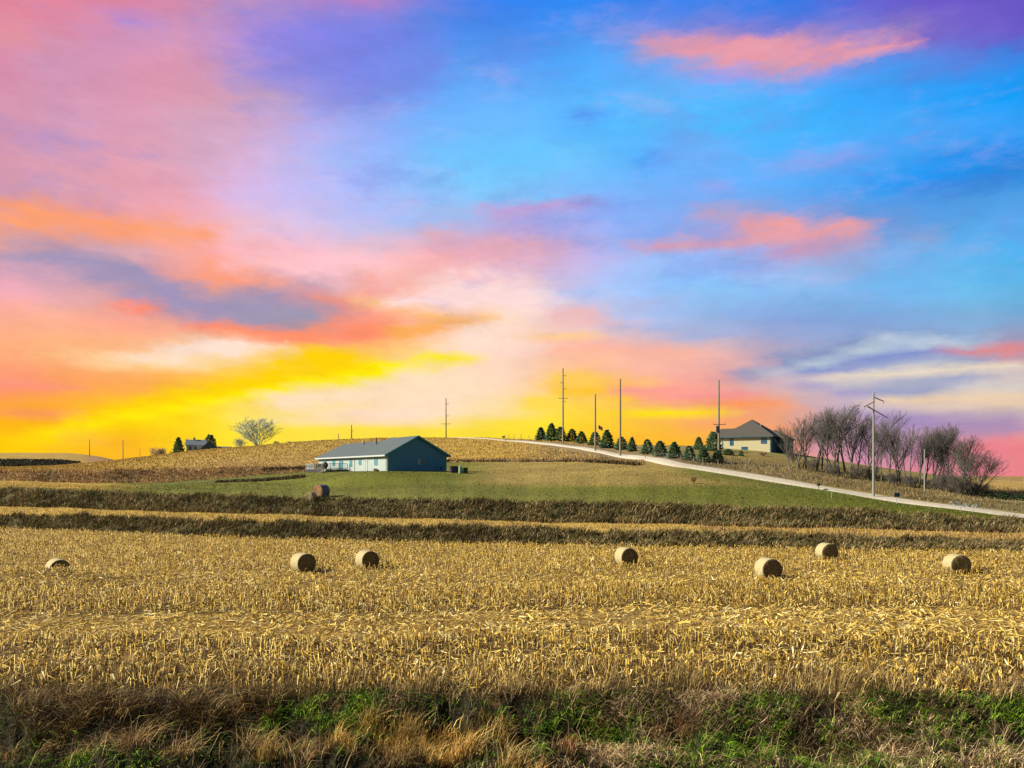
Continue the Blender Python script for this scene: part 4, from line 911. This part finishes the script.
gabled(-3.2, 2.6, 0, 6, 2.6, 1.7, 'x', M_FWALL, M_FROOF, FH)
gabled(1.2, 6.6, -1.6, 4.5, 1.4, 2.6, 'y', M_SLATE, M_FWALL, FH)
gabled(6.7, 10.5, 0, 4, .8, 1.3, 'x', M_FWALL, M_FROOF, FH)
for c in (-2.0, -.4): window(FH, 'x', c, .35, .9, 2.0, 0, M_DARKGLASS, M_WHITE, -1)
MB().box(-1.2, -.6, 2.7, 3.3, 4.0, 5.2).build('chimney', M_CONC, FH)

# ------------------------------------------------------------------ poles
def pole(px, top, d=None, base=None, name='utility_pole', label='', cat='utility pole', r=.16, arms=(), mat=M_WOODPOLE, group='utility poles along the road', extra=None):
    if d is None: x, y, z = hit(px, base)
    else: x, y, z = at(px, d)
    ht = ZC + (HY-top)*y/F - z
    o = empty(name, (x, y, z)); tag(o, label, cat, group)
    MB().tube((0, 0, -.5), (0, 0, ht), r, r*.62, 10).build('pole_shaft', mat, o)
    k = y/F
    for (dy, l, rr, drop) in arms:        # px below the top, px left, px right, px drop at the right end
        z0 = ht - dy*k; m = MB(); xl, xr = -l*k, rr*k; yy = -r*1.0-.06
        m.tube((xl, yy, z0 + (drop*k*(l/(l+rr)) if drop else 0)), (xr, yy, z0 - (drop*k*(rr/(l+rr)) if drop else 0)), .075, .075, 6)
        a = m.build('crossarm', M_ARM, o)
        for e in ([xl*.92] if l > 2 else []) + ([xr*.92] if rr > 2 else []):
            zz = z0 - (drop*k*(e/(xr-xl)) if drop else 0)
            MB().tube((e, yy, zz+.05), (e, yy, zz+.32), .07, .05, 6).build('insulator', M_INS, a)
    return o, k, ht
pole(563, 368, base=443.2, label='tall pole with a crossarm and short side brackets above the left evergreens', arms=[(8, 0, 3, 0), (15, 2.5, 0, 0), (21, 0, 3, 0), (30.5, 4.5, 4.5, 0), (34, 0, 2.5, 0)], r=.25)
pole(595.3, 394, base=451.5, label='shorter bare pole, second from the left along the road', r=.24)
pole(620.3, 379, base=456.5, label='tall bare pole between the shorter pole and the tan house', r=.24)
o, k, ht = pole(718.8, 380, base=462.5, label='pole with a transformer in front of the left corner of the tan house', arms=[(44.5, 6, 6.5, 0)], r=.22)
MB().tube((-.34, -.1, ht-52*k), (-.34, -.1, ht-46*k), .22, .22, 10).build('transformer', M_DARK, o)
# grey pole with slanted arms
x, y, z = hit(873.5, 497.3); k = y/F; ht = ZC + (HY-392)*k - z
o = empty('utility_pole', (x, y, z)); tag(o, 'grey pole with three slanting arms in front of the bare trees', 'utility pole', 'utility poles along the road')
MB().tube((0, 0, -.4), (0, 0, ht), .18, .12, 12).build('pole_shaft', M_GREYWOOD, o)
for (x0, d0, x1, d1) in [(0, 5.5, 8.8, 9.5), (-10, 15, 0, 9.5), (-6.5, 14.5, 12.5, 26)]:
    a = MB().tube((x0*k, -.2, ht-d0*k), (x1*k, -.2-.25, ht-d1*k), .10, .08, 6).build('crossarm', M_ARM, o)
    ex, ez = (x1, d1) if x1 > 0 else (x0, d0)
    MB().tube((ex*k, -.4, ht-ez*k-.04), (ex*k, -.4, ht-ez*k-.4), .06, .06, 6).build('insulator', M_INS, a)
pole(924.5, 449, base=492.5, name='lamp_pole', label='thin plain pale grey pole right of the armed pole', cat='pole', r=.11, mat=M_STEELPOLE, group=None)
pole(446, 398, d=268, label='pole with crossarm rising behind the blue house roof', arms=[(6, 0, 2.6, 0), (18, 0, 2.6, 0), (26, 4.5, 4.5, 0)], r=.24, group='distant poles on the skyline')
pole(351.5, 425, d=275, label='short distant pole with a small bracket left of the blue house ridge', arms=[(6, 0, 2.4, 0)], r=.24, group='distant poles on the skyline')
pole(338.5, 433.5, d=285, label='tiny distant pole stub just left of the short bracket pole', r=.18, group='distant poles on the skyline')
pole(89.5, 439.5, d=400, label='leftmost thin pole beside the far hill', r=.22, group='distant poles on the skyline')
pole(123, 440, d=300, label='thin pole in the gap between the far hill and the near hill', r=.19, group='distant poles on the skyline')
pole(140, 449, d=330, label='very small pole just right of the thin pole in the hill gap', r=.12, group='distant poles on the skyline')

# ------------------------------------------------------------------ trees
M_NEEDLE = mat_attr('needles', .1, .8, 0)
def evergreen_mesh(seed, H_=1.0, R_=.36, n=1500, low=.06, rnd=.8):
    g = np.random.default_rng(seed)
    t = g.random(n)**1.35; t = low + (1-low)*t
    prof = R_*np.clip((1-t)/(1-low), 0, 1)**rnd*np.minimum(1, (t-low)/.06+.55)
    a = g.uniform(0, 2*np.pi, n)
    lobes = 1 + .16*np.sin(a*5+t*23+seed) + .10*np.sin(a*9-t*41)
    rr = prof*lobes*g.uniform(.35, 1.12, n)**.5*(1+.16*np.sin(t*34+a*2))
    x, y, z = rr*np.cos(a), rr*np.sin(a), t*H_
    L = g.uniform(.05, .11, n); W = L*.45
    ox, oy, oz = np.cos(a+g.normal(0, .5, n)), np.sin(a+g.normal(0, .5, n)), g.uniform(-.5, .5, n)
    V = np.empty((n, 3, 3)); tx, ty = -oy, ox; b = g.normal(0, .6, n)
    V[:, 0] = np.stack([x-tx*W, y-ty*W, z-b*W], 1); V[:, 1] = np.stack([x+tx*W, y+ty*W, z+b*W], 1); V[:, 2] = np.stack([x+ox*L, y+oy*L, z+oz*L], 1)
    pal = np.array([(.12, .23, .12), (.16, .28, .15), (.07, .14, .08), (.24, .35, .18)]); c = pal[g.integers(0, 4, n)]*g.uniform(.8, 1.2, (n, 1))
    return V.reshape(-1, 3), np.arange(n*3).reshape(-1, 3), np.repeat(c, 3, 0)
protos = []
for s, (R_, rnd) in enumerate([(.40, .66), (.46, .56), (.34, .70), (.50, .46)]):
    V, f, c = evergreen_mesh(s+3, 1.0, R_, 2600, .03, rnd)
    protos.append((V, f, c))
ever_me = {}
def evergreen(px, base, top, w, label, kind=0, d=None, group='evergreens in a row above the road', name='evergreen_tree', cat='tree'):
    if d is None: x, y, z = hit(px, base)
    else: x, y, z = at(px, d)
    h = ZC + (HY-top)*y/F - z; wr = w*y/F/2
    root = empty(name, (x, y, z), random.uniform(0, 6), (1, 1, 1)); tag(root, label, cat, group)
    if kind not in ever_me:
        V, f, c = protos[kind]
        o = mesh_np('crown', V, [f], M_NEEDLE, root, cols=c); t = MB().tube((0, 0, -.05), (0, 0, .8), .035, .01, 8).build('trunk', M_BARK, root)
        ever_me[kind] = (o, t)
    else:
        for q in ever_me[kind]:
            c = q.copy(); col.objects.link(c); c.parent = root
    R_ = [.40, .46, .34, .50][kind]; s = wr*1.04/(R_*1.02)
    for c in root.children: c.scale = (s, s, h)
    return root
EV = [(541,440.2,427.5,10.5,2,'first and leftmost of the evergreens in the row above the road'),(551.5,440.5,423.5,12.5,0,'tall evergreen second from the left in the row, left of the tall pole'),
(560.5,441.5,427,12.5,1,'evergreen right behind the tall pole with brackets'),(572,442.2,429,11.5,1,'evergreen just right of the tall pole with brackets'),
(581.5,443.6,431.5,11.5,0,'small evergreen fifth from the left in the row'),(595,445.6,432,12.5,1,'evergreen behind the shorter bare pole'),
(607,447.8,430,13.5,0,'big pointed evergreen just right of the shorter bare pole'),(621.5,449.5,437,12.5,1,'evergreen behind the tall bare pole'),
(632,451.5,437.5,8.5,2,'narrow evergreen just right of the tall bare pole'),(647.3,453.8,439.5,12,1,'evergreen midway in the row, tenth from the left'),
(660,456.3,441,14,1,'broad evergreen eleventh from the left in the row'),(674.3,458.3,442,13.5,0,'broad pointed evergreen twelfth from the left in the row'),
(689,460.3,446,12,1,'evergreen thirteenth from the left, with a gap on its right'),(703.3,462.3,446.5,13.5,0,'evergreen just left of the transformer pole'),
(717.5,463,450,12.5,1,'low evergreen at the foot of the transformer pole')]
for (px, b, t, w, kd, lb) in EV: evergreen(px, b, t, w, lb, kd)
evergreen(698.7, 449.5, 437, 9.5, 'small evergreen standing alone on the lawn behind the row', 1, group='evergreens near the tan house')
evergreen(713.5, 450.5, 432, 15, 'large round evergreen against the left end of the tan house', 3, group='evergreens near the tan house')
evergreen(178.5, 0, 437.5, 10.5, 'dark pointed conifer left of the white farmhouse', 0, d=258, group='trees around the white farmhouse')
evergreen(210, 0, 435.0, 14, 'round dark conifer rising behind the white farmhouse roof', 3, d=275, group='trees around the white farmhouse')
for (px, b, t, w, lb) in [(728,455,449,11,'dark low shrub at the left foot of the tan house'),(741,456,450.5,5,'small round shrub below the middle of the tan house wall')]:
    evergreen(px, b, t, w, lb, 3, group='shrubs against the tan house', name='foundation_shrub', cat='shrub')

def bare_mesh(seed, stems=1, spread=.34, levels=5, up=.5, wig=.07, kids=1.6, first=.30):
    """branch skeleton of unit height: lists of segments with radii, split in thick and thin"""
    g = random.Random(seed); S = []
    def grow(p, d, L, r, lv):
        n = 7 if lv == 0 else (5 if lv < 3 else 3)
        for i in range(n):
            d = (d + Vector((g.gauss(0, wig), g.gauss(0, wig), up*.07))).normalized()
            q = p + d*L/n; r2 = r*(.87 if lv == 0 else .80)
            S.append((p, q, r, r2, lv)); p, r = q, r2
            if lv < levels and (i+1)/n > (first if lv == 0 else .15):
                for _ in range(int(kids) + (g.random() < kids % 1)):
                    a = g.uniform(0, 6.28); sd = Vector((math.cos(a), math.sin(a), g.uniform(-.1, .35))).normalized()
                    dd = (d*(1-spread) + sd*spread*1.35 + Vector((0, 0, up*.2))).normalized()
                    grow(p, dd, L*(1-.55*(i+1)/n)*g.uniform(.55, .95), r*g.uniform(.45, .62), lv+1)
    for k in range(stems):
        a = 6.28*k/stems + g.uniform(-.4, .4); off = .010 if stems > 1 else 0
        t = g.uniform(.18, .38)*(stems > 1) + .04
        d0 = Vector((math.cos(a)*t, math.sin(a)*t, 1)).normalized()
        grow(Vector((math.cos(a)*off, math.sin(a)*off, -.02)), d0, .6*g.uniform(.85, 1.1), .010 if stems > 1 else .0135, 0)
    mz = max(s[1].z for s in S)
    return [(a/mz, b/mz, r/mz, r2/mz, lv) for a, b, r, r2, lv in S]
def seg_mesh(name, S, mat, parent, n, rmin):
    A = np.array([s[0] for s in S]); B = np.array([s[1] for s in S]); R0 = np.maximum([s[2] for s in S], rmin); R1 = np.maximum([s[3] for s in S], rmin*.8)
    V, f, cap = prisms(A, B, R0, R1, n); return mesh_np(name, V, [f, cap], mat, parent)
bare_src = {}
def bare_tree(px, base, top, label, var, w=1.0, d=None, mat=M_TWIG, group='bare trees in the roadside grove', name='bare_tree', cat='tree', lean=(0, 0), rz=None):
    if d is None: x, y, z = hit(px, base)
    else: x, y, z = at(px, d)
    h = ZC + (HY-top)*y/F - z
    key = (var, mat.name)
    w *= 1.42 if var < 4 else 1.15
    root = empty(name, (x, y, z-.1), random.uniform(0, 6.28) if rz is None else rz); tag(root, label, cat, group)
    if key not in bare_src:
        S = bare_mesh(**VARS[var])
        t = seg_mesh('trunk', [s for s in S if s[4] <= 1], M_BARK if mat is M_TWIG else mat, root, 6, .004)
        c = seg_mesh('branches', [s for s in S if s[4] > 1], mat, root, 3, VMIN[var])
        bare_src[key] = (t, c)
    else:
        for q in bare_src[key]:
            c = q.copy(); col.objects.link(c); c.parent = root
    for c in root.children: c.scale = (h*w, h*w, h); c.rotation_euler = (lean[0], lean[1], 0)
    return root
VARS = [dict(seed=1, levels=3, kids=1.5, spread=.28, first=.2), dict(seed=5, spread=.36, levels=3, kids=1.7, first=.22), dict(seed=8, stems=2, levels=3, kids=1.4, spread=.27), dict(seed=12, levels=3, kids=1.5, spread=.25, first=.25),
 dict(seed=21, spread=.46, stems=6, levels=3, kids=1.1, first=.1), dict(seed=33, spread=.32, stems=3, levels=3, kids=1.3, first=.15), dict(seed=47, spread=.46, stems=6, levels=3, kids=.95, first=.05, wig=.08), dict(seed=44, spread=.42, stems=4, levels=3, kids=1.3, first=.12, wig=.10)]
VMIN = [.0010]*4 + [.0026, .0011, .0034, .0012]
GROVE = [(801,468,422,2,.8,'short grey tree behind the second and third trees of the grove'),(822,470,411,3,.85,'tree filling the gap left of the slim fifth grove tree'),(833,472,408,2,.7,'slender tree close behind the left side of the tallest grove tree'),
(845,474,403,0,.9,'tree rising behind the right side of the tallest grove tree'),(857,476,412,1,.7,'tree behind the forked one left of the armed pole'),(870,480,417,0,.85,'tree whose crown shows right behind the armed pole'),
(876,481,428,3,.7,'small tree at the right foot of the armed pole'),(900,484,426,3,.8,'tree behind the tallest one between the two poles'),(925,487,427,0,.8,'tree crown right of and behind the plain grey pole'),(936,488,422,2,.8,'forked tree two places right of the plain grey pole'),(946,489,424,1,.7,'tree close behind the tallest one right of the plain grey pole'),(962,492,433,0,.8,'single stemmed tree just left of the many stemmed tree'),
(789,468,425,0,.9,'leftmost tree of the grove, beside the dark end of the tan house'),(797,469,418,1,.9,'grove tree second from the left, leaning over the shrubs by the house'),
(806,470,412,3,.9,'grove tree third from the left'),(817,471.5,407,2,.8,'forked grove tree fourth from the left'),(827,473,406,0,.8,'slim grove tree fifth from the left, just left of the tallest tree'),
(839.5,476.5,400.5,1,1.05,'tallest and widest tree of the grove, left of the armed pole'),(851,477.5,405,3,.9,'tall grove tree just right of the tallest one'),(862,479,409,2,.85,'forked grove tree directly left of the armed pole'),
(882,484,424,0,.7,'slim grove tree directly right of the armed pole'),(889,483,421,3,.7,'second tree right of the armed pole'),(897,485,419,1,.8,'tallest tree between the armed pole and the plain grey pole'),
(906,486.5,420,0,.75,'fourth tree right of the armed pole'),(914,487.5,423,2,.7,'forked tree just left of the plain grey pole'),(920,488,428,3,.7,'slender tree right behind the plain grey pole'),
(931,489.5,424,1,.75,'first tree right of the plain grey pole'),(941,491,420,0,.85,'tallest tree right of the plain grey pole'),(950,492,426,3,.8,'third tree right of the plain grey pole'),
(957,493,432,2,.8,'forked tree fourth to the right of the plain grey pole'),(967,495,434,3,.85,'many stemmed tree near the right end of the grove'),(974,496.5,437,7,1.05,'rightmost tree of the grove with long leaning stems')]
for (px, b, t, v, w, lb) in GROVE: bare_tree(px, b, t, lb, v, w)
# undergrowth brush under the grove: individual bushes
BR = [(793,463,447,'bushy grey brush at the left end of the grove near the house'),(812,471,456,'low brush under the third and fourth grove trees'),(833,476,461,'low brush left of the tallest tree'),(856,479,463,'low brush between the tallest tree and the armed pole'),
(870,480,464,'dark brush right at the armed pole'),(893,485,470,'low brush right of the armed pole'),(910,487.5,473,'low brush left of the plain grey pole'),(935,490.5,474,'low brush right of the plain grey pole'),(948,493,470,'thick brush among the right grove trees'),(960,495.5,474,'thick brush under the many stemmed tree'),(979,497,480,'last brush at the right end of the grove')]
for i, (px, b, t, lb) in enumerate(BR): bare_tree(px, b, t, lb, 4, 1.1, mat=M_BARK, group='brush beneath the grove', name='brush_shrub', cat='shrub')
# left skyline
bare_tree(257.5, 0, 416.5, 'big pale round headed bare tree on the left skyline', 6, 1.25, d=262, mat=M_TWIGPALE, group=None)

bare_tree(240, 0, 437, 'small pale shrub at the left foot of the big skyline tree', 4, 1.1, d=262, mat=M_TWIGPALE, group='small shrubs on the skyline', name='bare_shrub', cat='shrub')
bare_tree(276, 0, 440, 'small pale shrub right of the big skyline tree', 4, 1.0, d=262, mat=M_TWIGPALE, group='small shrubs on the skyline', name='bare_shrub', cat='shrub')
bare_tree(289, 0, 440.5, 'faint low shrub farther right on the skyline', 4, 1.3, d=266, mat=M_TWIGPALE, group='small shrubs on the skyline', name='bare_shrub', cat='shrub')
bare_tree(187.5, 0, 436.5, 'thin bare tree between the conifer and the white farmhouse', 0, .7, d=268, mat=M_TWIGPALE, group='trees around the white farmhouse')
M_TWIGPINK = mat_simple('pinkish_twigs', (.36, .24, .20), (.30, .2, .17), 2, .9)
bare_tree(156.5, 0, 446, 'small pinkish bare tree, left of a twin, left of the dark conifer', 4, .9, d=262, mat=M_TWIGPINK, group='pinkish saplings on the skyline')
bare_tree(162, 0, 446.5, 'small pinkish bare tree, right of a twin, left of the dark conifer', 4, .8, d=262, mat=M_TWIGPINK, group='pinkish saplings on the skyline')
# sapling on the lawn
bare_tree(693.5, 483.5, 475, 'small rusty brown sapling alone on the lawn below the road', 4, .7, mat=mat_simple('rusty_leaves', (.22, .08, .04), (.15, .05, .03), 3, .9), group=None, name='sapling')
bare_tree(763, 456, 451, 'low reddish brown bush at the foot of the tan house', 4, 1.6, mat=mat_simple('red_brown_twigs', (.25, .10, .06), (.18, .07, .05), 3, .9), group='shrubs against the tan house', name='foundation_shrub', cat='shrub')

# ------------------------------------------------------------------ fences, signs, posts
def fence(name, pts, label, ph=1.25, pr=.07, wires=(.4, .8, 1.15), group=None):
    W = [hit(*p) for p in pts]; root = empty(name, W[0]); tag(root, label, 'fence', group)
    o = Vector(W[0])
    for w in W:
        v = Vector(w)-o; MB().tube((v.x, v.y, v.z-.3), (v.x, v.y, v.z+ph*random.uniform(.9, 1.08)), pr, pr*.9, 6).build('post', M_FENCEP, root)
    for h in wires:
        m = MB()
        for a, b in zip(W, W[1:]):
            a = Vector(a)-o; b = Vector(b)-o; m.tube((a.x, a.y, a.z+h), (b.x, b.y, b.z+h), .012, .012, 4, False)
        m.build('wire', M_WIRE, root)
fence('wire_fence', [(655,458.5),(668,460),(681,461.5),(694,463.6),(703,464.6),(718,465.5),(732,466.4),(746,467.5),(760,468.5),(775,469.5),(790,471)], 'wire fence with thin posts between the road and the evergreens')
fence('wire_fence', [(505,441.0),(509,441.0),(514,441.2),(521,441.3),(529,441.6),(536,441.8)], 'short wire fence with grey posts where the road crests the hill', ph=2.0, pr=.09)
fence('wire_fence', [(955,480.0),(968,481.0),(982,482.0),(996,482.8),(1010,483.8),(1024,484.6)], 'wire fence across the golden field at the right edge', ph=1.4)
def post(px, base, h, label, mat, r=.05, group='marker posts beside the road', name='marker_post'):
    x, y, z = hit(px, base); o = MB().tube((0, 0, -.2), (0, 0, h), r, r*.8, 8).tube((0, 0, h), (0, 0, h+.04), r*.8, r*.3, 8).build(name, mat); o.location = (x, y, z); tag(o, label, 'post', group)
post(831.5, 498.5, .9, 'thin white post on the lawn below the road', M_WHITE, .03)
post(960.5, 511.5, .9, 'small grey post at the road edge, left of the last one', M_CONC)
post(973, 513, .7, 'small grey post at the road edge farthest right', M_CONC)
post(504, 462.5, 1.3, 'lone post at the foot of the stubble hill right of the blue house', M_FENCEP, .08)
post(563.5, 485, 1.5, 'faint thin stake in the middle of the lawn', M_FENCEP, .03)
post(645.5, 459.5, 1.3, 'small post on the near edge of the road below the tall bare pole', M_FENCEP, .07)
def roadsign(px, base, h, w, sh, mat, label, cat, name):
    x, y, z = hit(px, base); o = empty(name, (x, y, z), .35); tag(o, label, cat)
    MB().tube((0, .04, -.3), (0, .04, h), .04, .04, 8).build('signpost', M_STEELPOLE, o)
    MB().box(-w/2, w/2, -.02, .0, h-sh, h+.02).build('sign_panel', mat, o, .01)
M_SIGNB = mat_simple('blue_sign_paint', (.01, .10, .22), (.01, .08, .18), 2, .5)
roadsign(897, 504.5, 1.6, 1.0, .55, M_SIGNB, 'small dark blue sign on a post at the near edge of the road', 'sign', 'road_sign')
roadsign(503.5, 440.6, 1.3, .9, .45, M_DARK, 'tiny dark sign on the skyline where the road crests', 'sign', 'road_sign')
def mailbox(px, base):
    x, y, z = hit(px, base); o = empty('mailbox', (x, y, z), .5); tag(o, 'small dark mailbox at the far edge of the gravel road, right of centre', 'mailbox')
    MB().box(-.05, .05, -.05, .05, -.2, .6).build('support_post', M_FENCEP, o)
    MB().box(-.28, .28, -.13, .13, .602, .80).tube((-.28, 0, .80), (.28, 0, .80), .13, .13, 12).build('mailbox_body', M_DARK, o)
mailbox(818.5, 489.6)
# flag behind the evergreen row
x, y, z = hit(598.5, 446); k = y/F; ht = ZC+(HY-424.5)*k-z
fl = empty('flagpole', (x, y, z)); tag(fl, 'small flag on a thin pole between two evergreens behind the row', 'flagpole')
MB().tube((0, 0, -.2), (0, 0, ht), .03, .02, 8).build('pole_shaft', M_STEELPOLE, fl)
M_FLAGB = mat_simple('flag_blue', (.05, .05, .15), (.06, .05, .13), 2, .8); M_FLAGR = mat_simple('flag_red', (.35, .12, .10), (.30, .10, .10), 2, .8)
V = []; fs = []
for j in range(2):
    for i in range(7): V.append((.03+i*.17, .06*math.sin(i*1.3), ht-.12-.95*j-.10*i+ (.0)))
fs = [(i, i+1, 7+i+1, 7+i) for i in range(6)]
me = bpy.data.meshes.new('flag_cloth'); me.from_pydata(V, [], fs); me.materials.append(M_FLAGB); me.materials.append(M_FLAGR)
for i, p in enumerate(me.polygons): p.material_index = 0 if i < 3 else 1
fo = bpy.data.objects.new('flag_cloth', me); col.objects.link(fo); fo.parent = fl
sdm = fo.modifiers.new('s', 'SOLIDIFY'); sdm.thickness = .01
# culvert stones right
def stones():
    x0, y0, z0 = hit(966, 505); n = 60; V = []; f4 = []
    g = random.Random(4); m = MB()
    for i in range(n):
        px = g.uniform(951, 977); py = g.uniform(501.5, 508); x, y, z = hit(px, py); r = g.uniform(.15, .38)
        pts = []
        for k in range(2):
            for a in range(6): 
                q = r*(1-.35*k)*g.uniform(.8, 1.15); pts.append((x+q*math.cos(a*1.047), y+q*math.sin(a*1.047), z-.05+k*r*g.uniform(.6, .9)))
        m.poly(pts, [tuple(range(5, -1, -1)), tuple(range(6, 12))] + [(a, (a+1) % 6, 6+(a+1) % 6, 6+a) for a in range(6)])
    o = m.build('stone_riprap', mat_simple('grey_stones', (.16, .17, .17), (.22, .23, .22), 1.5, .9)); tag(o, 'patch of loose grey stones on the slope beyond the road at right', 'stones', kind='stuff')
stones()
# dark hedge at the foot of the far left hill
def far_hedge():
    cx = np.arange(-60, 84, 6.0); cd = np.array([hit(q, 466.4)[1] for q in cx])
    n = 12000; px = rng.uniform(-60, 80, n); d = np.median(cd) - 4 + rng.uniform(0, 26, n); x = (px-512)/F*d
    blades('far_hedge', x, d, zfun(x, d), rng.uniform(.5, 1.5, n)*(1-.6*sm(50, 80, px)), rng.uniform(.3, .6, n), rng.uniform(.1, .6, n), rng.uniform(0, 6.3, n), pick(n, [(.03, .035, .02), (.05, .05, .03), (.08, .06, .03)], None, .2), M_BLADE, 'dark hedge line at the foot of the far left hill', 'hedge')
far_hedge()
# dark tufts along the small terrace line left of the house
def lawn_line():
    xs = []; ys = []
    for (a, b) in [((216, 482.6), (262, 481.2)), ((262, 481.2), (304, 477.5)), ((262,470.2),(306,469)), ((445,461.8),(585,461.6)), ((585,461.6),(640,465.5))]:
        for _ in range(90):
            t = random.random(); x, y, z = hit(a[0]+(b[0]-a[0])*t, a[1]+(b[1]-a[1])*t); xs += [x+random.gauss(0, .4) for _ in range(9)]; ys += [y+random.gauss(0, .35) for _ in range(9)]
    x = np.array(xs); y = np.array(ys); n = len(x)
    blades('terrace_edge_grass', x, y, zfun(x, y), rng.uniform(.3, .8, n), rng.uniform(.08, .2, n), rng.uniform(.1, .9, n), rng.uniform(0, 6.3, n), pick(n, [(.05, .04, .02), (.10, .07, .035), (.14, .10, .05)], None, .2), M_BLADE, 'dark rough grass along the small ledges in the lawn', 'rough grass')
lawn_line()

for (px, b, t, w, lb) in [(989,498,491,11,'dark green low bush just right of the grove'),(1003,499,492,14,'dark green low bush on the slope near the right edge'),(1018,500,493.5,13,'dark green low bush at the right edge of the photo')]:
    evergreen(px, b, t, w, lb, 3, group='low green bushes on the right slope', name='green_bush', cat='bush')
